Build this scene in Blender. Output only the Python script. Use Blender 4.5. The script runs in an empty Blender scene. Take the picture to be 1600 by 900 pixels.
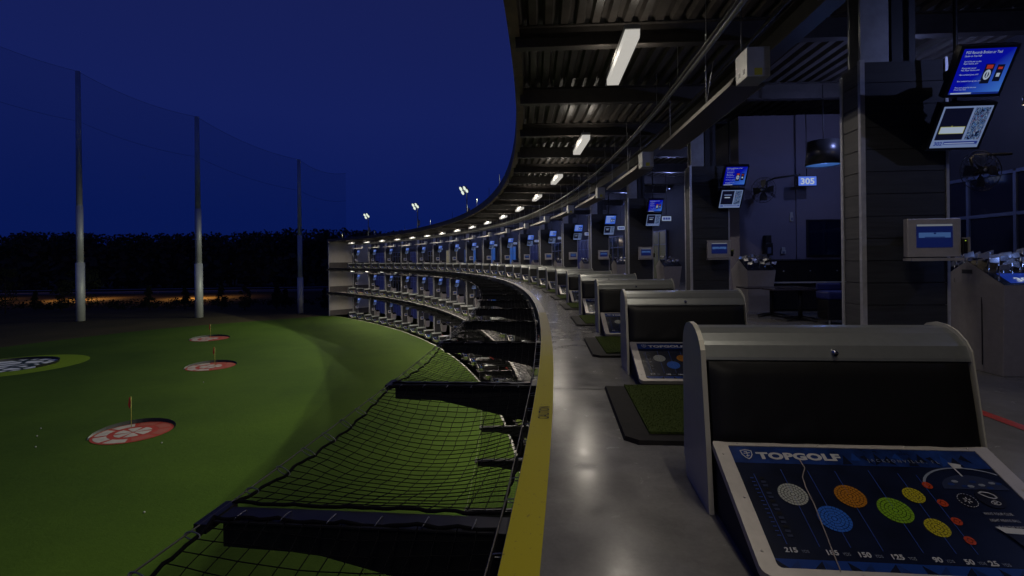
import bpy, bmesh, math, random
from mathutils import Vector, Matrix, noise
S = bpy.context.scene
COL = S.collection
rnd = random.Random(7)
R_ = math.radians

# ------------------------------------------------------------------ camera, world, exposure
CAMH = 1.45
cam_d = bpy.data.cameras.new('camera'); cam = bpy.data.objects.new('camera', cam_d); COL.objects.link(cam)
FPX = 811.8
cam_d.sensor_width = 36.0
cam_d.lens = 36.0 * FPX / 1600.0
cam_d.shift_y = -(450 - 404.7) / 1600.0
cam_d.clip_start = 0.05; cam_d.clip_end = 3000
cam.matrix_world = Matrix.Translation((0, 0, CAMH)) @ Matrix.Rotation(R_(90), 4, 'X') @ Matrix.Rotation(-0.012, 4, 'Z')
S.camera = cam
S.view_settings.view_transform = 'Standard'
S.view_settings.look = 'None'
S.view_settings.exposure = 0.0
S.view_settings.gamma = 1.0
S.cycles.max_bounces = 6
S.cycles.diffuse_bounces = 3
S.cycles.glossy_bounces = 3
S.cycles.transparent_max_bounces = 12
S.cycles.sample_clamp_indirect = 2.0
S.cycles.use_denoising = True

W = bpy.data.worlds.new('World'); S.world = W; W.use_nodes = True
nt = W.node_tree; nt.nodes.clear()
wo = nt.nodes.new('ShaderNodeOutputWorld'); bg = nt.nodes.new('ShaderNodeBackground')
tc = nt.nodes.new('ShaderNodeTexCoord'); sx = nt.nodes.new('ShaderNodeSeparateXYZ')
mr = nt.nodes.new('ShaderNodeMapRange'); cr = nt.nodes.new('ShaderNodeValToRGB')
ns = nt.nodes.new('ShaderNodeTexNoise'); ns.inputs['Scale'].default_value = 1.6; ns.inputs['Detail'].default_value = 3
mx = nt.nodes.new('ShaderNodeMath'); mx.operation = 'MULTIPLY_ADD'
mx.inputs[1].default_value = 0.22; 
nt.links.new(tc.outputs['Generated'], sx.inputs[0]); nt.links.new(tc.outputs['Generated'], ns.inputs['Vector'])
nt.links.new(sx.outputs['Z'], mr.inputs[0]); mr.inputs[1].default_value = -0.02; mr.inputs[2].default_value = 0.62
nt.links.new(ns.outputs['Fac'], mx.inputs[0]); nt.links.new(mr.outputs[0], mx.inputs[2])
nt.links.new(mx.outputs[0], cr.inputs[0])
els = cr.color_ramp.elements
els[0].position = 0.05; els[0].color = (0.0020, 0.0085, 0.088, 1)
els[1].position = 1.0; els[1].color = (0.0085, 0.0130, 0.080, 1)
e = els.new(0.25); e.color = (0.0026, 0.0095, 0.092, 1)
e = els.new(0.55); e.color = (0.0065, 0.0130, 0.098, 1)
nt.links.new(cr.outputs[0], bg.inputs['Color']); bg.inputs['Strength'].default_value = 1.0
nt.links.new(bg.outputs[0], wo.inputs[0])

# ------------------------------------------------------------------ plan of the curved building
RR = 131.404; XC = -130.655; ZC = 16.910; PH = -0.10392; A = 0.026742; FL = 5.07
ZG = -2 * FL                                   # level of the turf
def ang(n): return PH + n * A
def P(dr, n, z=0.0):
    t = ang(n)
    return Vector((XC + (RR + dr) * math.cos(t), ZC + (RR + dr) * math.sin(t), z))
def loc_pt(dr, dn, z, dr0):                    # arc point seen from the frame at (dr0, n)
    return Vector(((RR + dr) * math.cos(dn * A) - (RR + dr0), (RR + dr) * math.sin(dn * A), z))

# ------------------------------------------------------------------ materials
MATS = {}
def mat(name, col, rough=0.6, metal=0.0, emit=None, es=1.0, noise_s=0, noise_a=0.0, bump=0.0, bump_s=60, spec=0.5, rvar=0.0, coords='Object', stretch=None, coat=0.0):
    if name in MATS: return MATS[name]
    m = bpy.data.materials.new(name); m.use_nodes = True; MATS[name] = m
    t = m.node_tree; b = t.nodes['Principled BSDF']
    b.inputs['Base Color'].default_value = (*col, 1); b.inputs['Roughness'].default_value = rough
    b.inputs['Metallic'].default_value = metal; b.inputs['Specular IOR Level'].default_value = spec
    b.inputs['Coat Weight'].default_value = coat
    if emit: b.inputs['Emission Color'].default_value = (*emit, 1); b.inputs['Emission Strength'].default_value = es
    if noise_s or bump:
        c = t.nodes.new('ShaderNodeTexCoord'); mp = t.nodes.new('ShaderNodeMapping')
        if stretch: mp.inputs['Scale'].default_value = stretch
        t.links.new(c.outputs[coords], mp.inputs[0])
    if noise_s:
        n = t.nodes.new('ShaderNodeTexNoise'); n.inputs['Scale'].default_value = noise_s; n.inputs['Detail'].default_value = 6; n.inputs['Roughness'].default_value = 0.65
        t.links.new(mp.outputs[0], n.inputs['Vector'])
        r = t.nodes.new('ShaderNodeMapRange'); r.inputs[1].default_value = 0.3; r.inputs[2].default_value = 0.7
        r.inputs[3].default_value = 1 - noise_a; r.inputs[4].default_value = 1 + noise_a
        t.links.new(n.outputs['Fac'], r.inputs[0])
        v = t.nodes.new('ShaderNodeVectorMath'); v.operation = 'SCALE'; v.inputs[0].default_value = col
        t.links.new(r.outputs[0], v.inputs['Scale']); t.links.new(v.outputs[0], b.inputs['Base Color'])
        if rvar:
            r2 = t.nodes.new('ShaderNodeMapRange'); r2.inputs[1].default_value = 0.3; r2.inputs[2].default_value = 0.7
            r2.inputs[3].default_value = max(0.02, rough - rvar); r2.inputs[4].default_value = rough + rvar
            t.links.new(n.outputs['Fac'], r2.inputs[0]); t.links.new(r2.outputs[0], b.inputs['Roughness'])
    if bump:
        n2 = t.nodes.new('ShaderNodeTexNoise'); n2.inputs['Scale'].default_value = bump_s; n2.inputs['Detail'].default_value = 4
        t.links.new(mp.outputs[0], n2.inputs['Vector'])
        bp = t.nodes.new('ShaderNodeBump'); bp.inputs['Strength'].default_value = bump; bp.inputs['Distance'].default_value = 0.02
        t.links.new(n2.outputs['Fac'], bp.inputs['Height']); t.links.new(bp.outputs[0], b.inputs['Normal'])
    return m
def concrete_mat():
    m = mat('polished_concrete', (.14, .13, .12), 0.2, spec=0.12); t = m.node_tree; b = t.nodes['Principled BSDF']; c = t.nodes.new('ShaderNodeTexCoord')
    def nz(sc, det, rg, dist=0.0):
        n = t.nodes.new('ShaderNodeTexNoise'); n.inputs['Scale'].default_value = sc; n.inputs['Detail'].default_value = det; n.inputs['Roughness'].default_value = rg; n.inputs['Distortion'].default_value = dist
        t.links.new(c.outputs['Object'], n.inputs['Vector']); return n.outputs['Fac']
    def rng(src, a, b_, lo, hi):
        r = t.nodes.new('ShaderNodeMapRange'); r.inputs[1].default_value = a; r.inputs[2].default_value = b_; r.inputs[3].default_value = lo; r.inputs[4].default_value = hi
        t.links.new(src, r.inputs[0]); return r.outputs[0]
    def mul(x, y):
        q = t.nodes.new('ShaderNodeMath'); q.operation = 'MULTIPLY'; t.links.new(x, q.inputs[0]); t.links.new(y, q.inputs[1]); return q.outputs[0]
    big = rng(nz(.55, 5, .6, .8), .35, .65, .80, 1.14); mid = rng(nz(4.5, 8, .72, .5), .32, .68, .84, 1.14); fine = rng(nz(45, 4, .6), .3, .7, .94, 1.06)
    k = mul(mul(big, mid), fine); v = t.nodes.new('ShaderNodeVectorMath'); v.operation = 'SCALE'; v.inputs[0].default_value = (.152, .146, .138)
    t.links.new(k, v.inputs['Scale']); t.links.new(v.outputs[0], b.inputs['Base Color'])
    t.links.new(rng(nz(3.0, 7, .7, .6), .3, .7, .13, .30), b.inputs['Roughness'])
    return m
concrete = concrete_mat()
slab_m = mat('slab_underside', (0.045, 0.042, 0.04), 0.8, noise_s=2, noise_a=0.2)
blacksteel = mat('black_painted_steel', (0.012, 0.012, 0.013), 0.45, noise_s=5, noise_a=0.3)
beam_m = mat('dark_painted_beam', (0.045, 0.040, 0.037), 0.5, noise_s=4, noise_a=0.3)
deck_m = mat('corrugated_deck_paint', (0.066, 0.058, 0.053), 0.42, noise_s=3, noise_a=0.35)
fascia_m = mat('roof_fascia_paint', (0.16, 0.11, 0.085), 0.6, noise_s=3, noise_a=0.3)
silver = mat('silver_powder_coat', (0.225, 0.235, 0.225), 0.34, metal=0.6, noise_s=14, noise_a=0.06, bump=0.02, bump_s=300)
silver2 = mat('pale_frame_coat', (0.42, 0.39, 0.35), 0.42, metal=0.3, noise_s=9, noise_a=0.12)
steel = mat('brushed_steel', (0.52, 0.52, 0.52), 0.32, metal=0.4, noise_s=6, noise_a=0.2)
silver_s = mat('silver_side_lit_tone', (0.46, 0.44, 0.35), 0.42, metal=0.15, noise_s=14, noise_a=0.05)  # silver coat made lighter and warmer, light on the side plates put into colour
galv = mat('galvanised_steel', (0.34, 0.34, 0.33), 0.45, metal=0.6, noise_s=3, noise_a=0.2)
pad_m = mat('black_vinyl', (0.006, 0.0058, 0.0058), 0.42, spec=0.22, noise_s=3, noise_a=0.2, bump=0.12, bump_s=7, stretch=(1, 1, 0.5))
rubber = mat('black_rubber', (0.008, 0.0065, 0.006), 0.7, spec=0.12, noise_s=7, noise_a=0.4)
matturf = mat('hitting_mat_turf', (0.060, 0.085, 0.016), 0.95, noise_s=60, noise_a=0.5, bump=0.8, bump_s=300, spec=0.1)
yellow_trim = mat('yellow_sticker', (0.5, 0.45, 0.02), 0.5, noise_s=5, noise_a=0.2)
whitep = mat('white_enamel', (0.42, 0.42, 0.40), 0.4, noise_s=4, noise_a=0.1)
clad_m = mat('grey_plank_cladding', (0.027, 0.028, 0.030), 0.55, noise_s=7, noise_a=0.35, stretch=(0.25, 0.25, 3), bump=0.05, bump_s=30)
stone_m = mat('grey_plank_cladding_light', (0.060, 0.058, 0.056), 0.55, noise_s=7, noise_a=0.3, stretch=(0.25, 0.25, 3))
wallbeige = mat('beige_panel_wall', (0.37, 0.345, 0.305), 0.7, noise_s=1.5, noise_a=0.06)
walldark = mat('dark_dado_wall', (0.055, 0.048, 0.046), 0.7, noise_s=2, noise_a=0.15)
wallpurple = mat('grey_lounge_wall', (0.17, 0.155, 0.20), 0.75, noise_s=1.2, noise_a=0.08)
backwall = mat('charcoal_back_wall', (0.022, 0.022, 0.032), 0.7, noise_s=1.5, noise_a=0.15)
glassdark = mat('dark_window_glass', (0.006, 0.008, 0.02), 0.08, spec=0.8)
framepale = mat('aluminium_window_frame', (0.13, 0.16, 0.26), 0.4, metal=0.4, noise_s=4, noise_a=0.1)
blacklam = mat('black_laminate', (0.010, 0.0095, 0.011), 0.25, noise_s=3, noise_a=0.2)
bluevinyl = mat('blue_upholstery', (0.012, 0.018, 0.12), 0.5, noise_s=8, noise_a=0.2)
redpaint = mat('red_floor_tape', (0.42, 0.03, 0.012), 0.5, noise_s=12, noise_a=0.25)
chrome = mat('chrome', (0.55, 0.55, 0.58), 0.14, metal=1.0)
rope_m = mat('black_rope', (0.004, 0.004, 0.005), 0.9, spec=0.1)
cable_m = mat('steel_cable', (0.13, 0.12, 0.11), 0.5, metal=0.6)
diff_m = mat('lamp_diffuser', (0.5, 0.5, 0.48), 0.5, emit=(1.0, 0.95, 0.86), es=0.46)
# worn yellow edge line: yellow near the camera end, scuffed and bleached farther along
def edge_mat():
    m = mat('yellow_edge_paint', (0.36, 0.29, 0.03), 0.65, spec=0.2)
    t = m.node_tree; b = t.nodes['Principled BSDF']; c = t.nodes.new('ShaderNodeTexCoord')
    n = t.nodes.new('ShaderNodeTexNoise'); n.inputs['Scale'].default_value = 2.2; n.inputs['Detail'].default_value = 8; n.inputs['Roughness'].default_value = .7
    n2 = t.nodes.new('ShaderNodeTexNoise'); n2.inputs['Scale'].default_value = 22; n2.inputs['Detail'].default_value = 6; n2.inputs['Roughness'].default_value = .75
    t.links.new(c.outputs['Object'], n.inputs['Vector']); t.links.new(c.outputs['Object'], n2.inputs['Vector'])
    s = t.nodes.new('ShaderNodeSeparateXYZ'); t.links.new(c.outputs['Object'], s.inputs[0])
    r = t.nodes.new('ShaderNodeMapRange'); r.inputs[1].default_value = 4.2; r.inputs[2].default_value = 9.0; t.links.new(s.outputs['Y'], r.inputs[0])
    ad = t.nodes.new('ShaderNodeMath'); ad.operation = 'MULTIPLY_ADD'; t.links.new(n.outputs['Fac'], ad.inputs[0]); ad.inputs[1].default_value = 0.5; t.links.new(r.outputs[0], ad.inputs[2])
    r2 = t.nodes.new('ShaderNodeMapRange'); r2.inputs[1].default_value = 0.3; r2.inputs[2].default_value = 0.95; t.links.new(ad.outputs[0], r2.inputs[0])
    mxx = t.nodes.new('ShaderNodeMix'); mxx.data_type = 'RGBA'
    mxx.inputs['A'].default_value = (0.40, 0.345, 0.003, 1); mxx.inputs['B'].default_value = (0.34, 0.30, 0.15, 1)
    t.links.new(r2.outputs[0], mxx.inputs['Factor'])
    r3 = t.nodes.new('ShaderNodeMapRange'); r3.inputs[1].default_value = 0.615; r3.inputs[2].default_value = 0.69; t.links.new(n2.outputs['Fac'], r3.inputs[0])
    m2 = t.nodes.new('ShaderNodeMix'); m2.data_type = 'RGBA'; m2.inputs['B'].default_value = (0.09, 0.075, 0.04, 1)
    t.links.new(r3.outputs[0], m2.inputs['Factor']); t.links.new(mxx.outputs['Result'], m2.inputs['A'])
    t.links.new(m2.outputs['Result'], b.inputs['Base Color'])
    return m
yellow_m = edge_mat()
def emis(name, col, s=1.0): return mat(name, (0.01, 0.01, 0.012), 0.3, emit=col, es=s)

# ------------------------------------------------------------------ mesh builder
class MB:
    def __init__(self): self.v = []; self.f = []; self.mi = []; self.mats = []; self.sm = []
    def m(self, mt):
        if mt not in self.mats: self.mats.append(mt)
        return self.mats.index(mt)
    def add(self, vs, fs, mt, smooth=False):
        o = len(self.v); self.v += [tuple(q) for q in vs]; k = self.m(mt)
        for f in fs: self.f.append(tuple(o + i for i in f)); self.mi.append(k); self.sm.append(smooth)
    def box(self, x0, x1, y0, y1, z0, z1, mt, M=None):
        vs = [Vector((x, y, z)) for z in (z0, z1) for y in (y0, y1) for x in (x0, x1)]
        if M: vs = [M @ q for q in vs]
        self.add(vs, [(0, 2, 3, 1), (4, 5, 7, 6), (0, 1, 5, 4), (1, 3, 7, 5), (3, 2, 6, 7), (2, 0, 4, 6)], mt)
    def prism(self, prof, x0, x1, mt, M=None, smooth=False):     # prof (y,z) extruded along x
        n = len(prof); vs = [Vector((x0, y, z)) for y, z in prof] + [Vector((x1, y, z)) for y, z in prof]
        if M: vs = [M @ q for q in vs]
        self.add(vs, [tuple(range(n)), tuple(range(2 * n - 1, n - 1, -1))], mt)
        self.add(vs, [((i + 1) % n, i, n + i, n + (i + 1) % n) for i in range(n)], mt, smooth)
    def tube(self, pts, r, mt, k=6, closed=False, caps=True):
        pts = [Vector(p) for p in pts]; n = len(pts); vs = []
        rs = r if isinstance(r, (list, tuple)) else [r] * n
        for i, p in enumerate(pts):
            if closed: d = pts[(i + 1) % n] - pts[i - 1]
            else: d = pts[min(i + 1, n - 1)] - pts[max(i - 1, 0)]
            d.normalize(); u = d.cross(Vector((0, 0, 1)))
            if u.length < 0.1: u = d.cross(Vector((0, 1, 0)))
            u.normalize(); w = d.cross(u)
            for j in range(k):
                t = 2 * math.pi * j / k; vs.append(p + (u * math.cos(t) + w * math.sin(t)) * rs[i])
        fs = []
        for i in range(n if closed else n - 1):
            a = i * k; b = ((i + 1) % n) * k
            for j in range(k): fs.append((a + j, b + j, b + (j + 1) % k, a + (j + 1) % k))
        if caps and not closed: fs += [tuple(range(k)), tuple(reversed(range((n - 1) * k, n * k)))]
        self.add(vs, fs, mt, True)
    def quad(self, a, b, c, d, mt): self.add([a, b, c, d], [(0, 1, 2, 3)], mt)
    def disc(self, c, r, mt, k=24, z=0.0, ax=None):
        self.add([Vector((c[0] + r * math.cos(2 * math.pi * i / k), c[1] + r * math.sin(2 * math.pi * i / k), z)) for i in range(k)], [tuple(range(k))], mt)
    def band(self, dr0, dr1, z0, z1, n0, n1, mt, step=0.25, frame=None):   # ring box; world (frame None)
        k = max(1, int(round((n1 - n0) / step))); vs = []
        for i in range(k + 1):
            n = n0 + (n1 - n0) * i / k
            for dr, z in ((dr0, z0), (dr1, z0), (dr1, z1), (dr0, z1)):
                vs.append(P(dr, n, z) if frame is None else loc_pt(dr, n, z, frame))
        fs = []
        for i in range(k):
            a = 4 * i
            for j in range(4): fs.append((a + j, a + (j + 1) % 4, a + 4 + (j + 1) % 4, a + 4 + j))
        fs += [(3, 2, 1, 0), (4 * k, 4 * k + 1, 4 * k + 2, 4 * k + 3)]
        self.add(vs, fs, mt)
    def ringsheet(self, dr0, dr1, z, n0, n1, mt, step=0.25):
        k = max(1, int(round((n1 - n0) / step))); vs = []
        for i in range(k + 1):
            n = n0 + (n1 - n0) * i / k; vs += [P(dr0, n, z), P(dr1, n, z)]
        self.add(vs, [(2 * i, 2 * i + 1, 2 * i + 3, 2 * i + 2) for i in range(k)], mt)
    def text(self, s, mt, size, M, bold=0.0, sx=1.0, align='LEFT', space=1.0):
        cu = bpy.data.curves.new('t', 'FONT'); cu.body = s; cu.size = size; cu.offset = bold; cu.align_x = align; cu.space_character = space
        cu.resolution_u = 3
        o = bpy.data.objects.new('t', cu); COL.objects.link(o)
        dg = bpy.context.evaluated_depsgraph_get(); dg.update(); me = o.evaluated_get(dg).to_mesh()
        vs = [M @ Vector((q.co.x * sx, q.co.y, 0)) for q in me.vertices]; fs = [tuple(p.vertices) for p in me.polygons]
        o.evaluated_get(dg).to_mesh_clear(); bpy.data.objects.remove(o); bpy.data.curves.remove(cu)
        self.add(vs, fs, mt)
    def mesh(self, name):
        me = bpy.data.meshes.new(name); me.from_pydata(self.v, [], self.f)
        for x in self.mats: me.materials.append(x)
        me.polygons.foreach_set('material_index', self.mi); me.polygons.foreach_set('use_smooth', self.sm); me.update()
        return me
    def fix(self, name):                      # consistent normals
        me = self.mesh(name); bm = bmesh.new(); bm.from_mesh(me); bmesh.ops.recalc_face_normals(bm, faces=bm.faces); bm.to_mesh(me); bm.free(); return me
def obj(name, mb, parent=None, loc=None, rot=None, bevel=0):
    me = mb if isinstance(mb, bpy.types.Mesh) else mb.fix(name)
    o = bpy.data.objects.new(name, me); COL.objects.link(o)
    if parent: o.parent = parent
    if loc is not None: o.location = loc
    if rot is not None: o.rotation_euler = rot
    if bevel:
        b = o.modifiers.new('bevel', 'BEVEL'); b.width = bevel; b.segments = 2; b.limit_method = 'ANGLE'
    return o
def tag(o, label, cat, group=None, kind=None):
    o['label'] = label
    if cat: o['category'] = cat
    if group: o['group'] = group
    if kind: o['kind'] = kind
    return o
def empty(name, loc=(0, 0, 0), rz=0):
    o = bpy.data.objects.new(name, None); COL.objects.link(o); o.location = loc; o.rotation_euler = (0, 0, rz); o.empty_display_size = 0.2; return o
def at(o, dr, n, z): o.location = P(dr, n, z); o.rotation_euler = (0, 0, ang(n)); return o
def copy_tree(o, parent=None):
    c = o.copy(); COL.objects.link(c)
    if parent: c.parent = parent
    for ch in list(o.children): copy_tree(ch, c)
    return c
class Kit:                                    # build once, then copy
    def __init__(self, fn, *a): self.fn = fn; self.a = a; self.proto = None
    def put(self, dr, n, z):
        if self.proto is None: self.proto = o = self.fn(*self.a)
        else: o = copy_tree(self.proto)
        return at(o, dr, n, z)
ORD = ['', 'first', 'second', 'third', 'fourth', 'fifth', 'sixth', 'seventh', 'eighth', 'ninth', 'tenth', 'eleventh', 'twelfth', 'thirteenth', 'fourteenth', 'fifteenth', 'sixteenth', 'seventeenth', 'eighteenth', 'nineteenth', 'twentieth']
def ordw(i):
    if i <= 20: return ORD[i]
    return {2: 'twenty', 3: 'thirty'}[i // 10] + '-' + ORD[i % 10] if i % 10 else 'thirtieth'
DECK = {0: 'top deck', 1: 'middle deck', 2: 'ground deck'}
def where(k, total, lv):                      # nth from the near end on the top deck, otherwise from the end wall
    if lv == 0 and k < 18: return 'top deck, ' + (ordw(k + 1) + ' from the camera' if k else 'nearest the camera')
    j = total - k
    return DECK[lv] + ', ' + (ordw(j) + ' from the end wall' if j > 1 else 'closest to the end wall')

def add_light(name, kind, parent, loc, power, color, rot=(0, 0, 0), size=.1, spot=None, blend=.5):
    l = bpy.data.lights.new(name, kind); l.energy = power; l.color = color
    if kind == 'SPOT': l.spot_size = spot; l.spot_blend = blend; l.shadow_soft_size = size
    elif kind == 'POINT': l.shadow_soft_size = size
    elif kind == 'AREA': l.shape = 'RECTANGLE'; l.size = size[0]; l.size_y = size[1]
    o = bpy.data.objects.new(name, l); COL.objects.link(o); o.parent = parent; o.location = loc; o.rotation_euler = rot
    return o
# ------------------------------------------------------------------ the setting: ground, turf, road
def grass_mat(name, c1, c2, scale):
    m = mat(name, c1, 0.95, spec=0.12); t = m.node_tree; b = t.nodes['Principled BSDF']; c = t.nodes.new('ShaderNodeTexCoord')
    n = t.nodes.new('ShaderNodeTexNoise'); n.inputs['Scale'].default_value = scale; n.inputs['Detail'].default_value = 10; n.inputs['Roughness'].default_value = 0.62
    n2 = t.nodes.new('ShaderNodeTexNoise'); n2.inputs['Scale'].default_value = 3.5; n2.inputs['Detail'].default_value = 6; n2.inputs['Roughness'].default_value = 0.8
    for q in (n, n2): t.links.new(c.outputs['Object'], q.inputs['Vector'])
    ad = t.nodes.new('ShaderNodeMath'); ad.operation = 'MULTIPLY_ADD'; ad.inputs[1].default_value = 0.45
    t.links.new(n2.outputs['Fac'], ad.inputs[0]); t.links.new(n.outputs['Fac'], ad.inputs[2])
    r = t.nodes.new('ShaderNodeMapRange'); r.inputs[1].default_value = 0.45; r.inputs[2].default_value = 1.0; t.links.new(ad.outputs[0], r.inputs[0])
    mi = t.nodes.new('ShaderNodeMix'); mi.data_type = 'RGBA'; mi.inputs['A'].default_value = (*c1, 1); mi.inputs['B'].default_value = (*c2, 1)
    t.links.new(r.outputs[0], mi.inputs['Factor']); t.links.new(mi.outputs['Result'], b.inputs['Base Color'])
    bp = t.nodes.new('ShaderNodeBump'); bp.inputs['Strength'].default_value = 0.6; bp.inputs['Distance'].default_value = 0.05
    t.links.new(n2.outputs['Fac'], bp.inputs['Height']); t.links.new(bp.outputs[0], b.inputs['Normal'])
    return m
turf_m = grass_mat('field_turf', (0.026, 0.055, 0.0055), (0.066, 0.116, 0.010), 0.06)
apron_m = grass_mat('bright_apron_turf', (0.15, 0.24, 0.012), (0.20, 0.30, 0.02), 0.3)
rough_m = grass_mat('rough_ground_grass', (0.040, 0.038, 0.016), (0.085, 0.066, 0.030), 0.12)
g = MB(); g.quad((-1500, -900, ZG - 0.05), (1500, -900, ZG - 0.05), (1500, 2500, ZG - 0.05), (-1500, 2500, ZG - 0.05), rough_m)
tag(obj('ground', g), 'dark rough grass ground beyond the lit turf', None, kind='structure')
g = MB()
edge = [P(12, 33.9), (-45.5, 105.4), (-51, 101.8), (-56.5, 97.6), (-61.5, 92.6), (-65.3, 87.8), (-69.5, 80), (-72.3, 73), (-77, 58), (-80, 40), (-81, 15), (-78, -15), (-60, -50), (12, -60)]
cp = [Vector((e[0], e[1], ZG)) for e in edge]; cp += [P(12, n, ZG) for n in range(-10, 34)]
g.add(cp, [tuple(range(len(cp)))], turf_m)
tag(obj('turf', g), 'green artificial turf of the driving range lit by floodlights', None, kind='structure')
road_m = mat('road_asphalt', (0.16, 0.13, 0.10), 0.8, noise_s=0.3, noise_a=0.2)
g = MB(); g.quad((-620, 190, ZG - .02), (60, 205, ZG - .02), (60, 216, ZG - .02), (-620, 206, ZG - .02), road_m)
tag(obj('road', g), 'road passing beyond the net poles', None, kind='structure')

# ------------------------------------------------------------------ the building
BLD = empty('driving_range_building', P(5, 0, 0), 0)
tag(BLD, 'three storey curved open-fronted hitting bay building with corrugated roof', 'building')
BI = Matrix.Translation(-BLD.location)
def part(name, mb, **k):
    me = mb.fix(name); me.transform(BI); return obj(name, me, BLD, **k)
NE = 33.55; N0 = -5.0; BACK = 9.6
for lv in range(3):
    z = -lv * FL
    g = MB()
    g.band(0, BACK, z - 0.14, z, N0, NE, concrete, 0.25)
    part('floor_slab', g)
    g = MB(); g.band(-0.03, 0.05, z - 0.55 if lv < 2 else z - 0.12, z - 0.005, N0, NE, blacksteel); part('edge_channel', g)
    if lv < 2:
        g = MB(); g.band(0.06, BACK, z - 0.50, z - 0.15, N0, NE, slab_m, 0.5); part('ceiling_soffit', g)
    # thin pale slab nosing
    g = MB(); g.ringsheet(0.004, 0.16, z + 0.004, 3.05 if lv == 0 else N0, NE, mat('pale_slab_edge', (0.30, 0.29, 0.25), 0.6, noise_s=2, noise_a=0.25)); part('slab_nosing', g)
g = MB(); g.ringsheet(-0.025, 0.165, 0.005, N0, 3.05, yellow_m, 0.125); part('yellow_edge_stripe', g)
g = MB(); g.ringsheet(4.00, 4.11, 0.005, N0, NE - .3, redpaint); part('red_safety_line', g)
g = MB(); g.ringsheet(4.02, 4.12, -FL + .005, N0, NE - .3, redpaint); g.ringsheet(4.02, 4.12, -2 * FL + .005, N0, NE - .3, redpaint); part('red_safety_line', g)
jm = mat('saw_cut_joint', (0.05, 0.045, 0.04), 0.8)
g = MB()
for n in (0.72, 4.77, 8.8, 12.8, 16.8):
    g.add([P(0.17, n - .003, .004), P(4.0, n - .003, .004), P(4.0, n + .003, .004), P(.17, n + .003, .004)], [(0, 1, 2, 3)], jm)
part('floor_joint', g)
# CAUTION lettering on the yellow edge
g = MB(); q = P(0.135, 0.40, 0.010); M_ = Matrix.Translation(q) @ Matrix.Rotation(ang(0.4) + R_(90), 4, 'Z')
g.text('CAUTION', mat('stencil_ink', (0.02, 0.016, 0.01), 0.8), 0.145, M_, bold=0.0005, sx=0.62); part('caution_lettering', g)
# roof deck, trapezoid ribs
g = MB(); prof = []
r0 = -0.46
while r0 < BACK:
    prof += [(r0, 5.80), (r0 + .13, 5.80), (r0 + .17, 5.89), (r0 + .25, 5.89)]; r0 += 0.29
K = 76; vs = []
for i in range(K + 1):
    n = N0 + (NE + .2 - N0) * i / K; vs += [P(a_, n, b_) for a_, b_ in prof]
L = len(prof); g.add(vs, [(i * L + j, (i + 1) * L + j, (i + 1) * L + j + 1, i * L + j + 1) for i in range(K) for j in range(L - 1)], deck_m)
part('roof_deck', g)
g = MB(); g.band(-0.5, BACK, 5.95, 6.05, N0, NE + .2, blacksteel); part('roof_membrane', g)
g = MB(); g.band(-0.56, -0.48, 5.62, 6.14, N0, NE + .2, fascia_m, .2); g.band(-0.48, -0.36, 5.62, 5.66, N0, NE + .2, fascia_m, .2); part('roof_fascia', g)
lr = MB(); lr.tube([(0, 0, 0), (0, 0, .75)], .018, galv, 5); lr = lr.mesh('air_terminal')
for n in (8.6, 10.4, 12.4, 13.9, 16.2, 19.5, 23.2, 27.4, 31.8):
    o = obj('air_terminal', lr, BLD); o.location = P(-.45, n, 6.14) - BLD.location
def i_beam():
    g = MB(); x0, x1 = -0.44, BACK - .1
    g.box(x0, x1, -.012, .012, 5.40, 5.79, beam_m); g.box(x0, x1, -.10, .10, 5.385, 5.402, beam_m); g.box(x0, x1, -.10, .10, 5.775, 5.79, beam_m)
    return g.fix('ceiling_beam')
bme = i_beam()
for k in range(-4, 33):
    o = obj('ceiling_beam', bme, BLD); n = k + .85; o.location = P(0, n, 0) - BLD.location; o.rotation_euler = (0, 0, ang(n))
for lv in (0, 1, 2):
    zz = 0 if lv == 0 else -lv * FL - .55
    g = MB(); h = 4.95 + zz
    g.band(3.95, 4.25, h, h + .02, N0, NE, beam_m); g.band(4.09, 4.11, h + .02, 5.38 + zz, N0, NE, beam_m); g.band(3.95, 4.25, 5.36 + zz, 5.38 + zz, N0, NE, beam_m)
    part('long_girder', g)
# pipes along the heater line
for dr, z, r in ((2.62, 4.78, .03), (2.80, 4.92, .045), (3.35, 4.86, .025)):
    g = MB(); g.tube([P(dr, N0 + .5 * i, z) for i in range(int((NE - N0) / .5))], r, galv if r > .03 else beam_m, 8); part('sprinkler_pipe', g)
# hanger rods for the pipes
g = MB()
for k in range(-2, 33):
    for dn in (.1, .6):
        p = P(2.8, k + dn, 4.92); g.tube([p, p + Vector((0, 0, .9))], .008, galv, 4)
part('pipe_hangers', g)
# walls
for lv in range(3):
    z = -lv * FL; top = z + (5.85 if lv == 0 else 4.56)
    g = MB(); g.band(BACK, BACK + .25, z, top, N0, NE, backwall); part('back_wall', g)
    # end wall
    g = MB(); t = ang(NE)
    def ew(r0, r1, z0, z1, m_, d0=0.0, d1=.25):
        vs = [P(r, NE, zz) + Vector((-math.sin(t), math.cos(t), 0)) * d for d in (d0, d1) for r, zz in ((r0, z0), (r1, z0), (r1, z1), (r0, z1))]
        g.add(vs, [(0, 1, 2, 3), (7, 6, 5, 4), (0, 4, 5, 1), (1, 5, 6, 2), (2, 6, 7, 3), (3, 7, 4, 0)], m_)
    ew(-.45, BACK, z, z + 1.15, walldark); ew(-.45, BACK, z + 1.15, top - .25, wallbeige, .01); ew(-.45, BACK, top - .25, top, walldark)
    ew(-.6, -.45, z - .1, top, galv, -.05, .3)
    part('end_wall', g)
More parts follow.
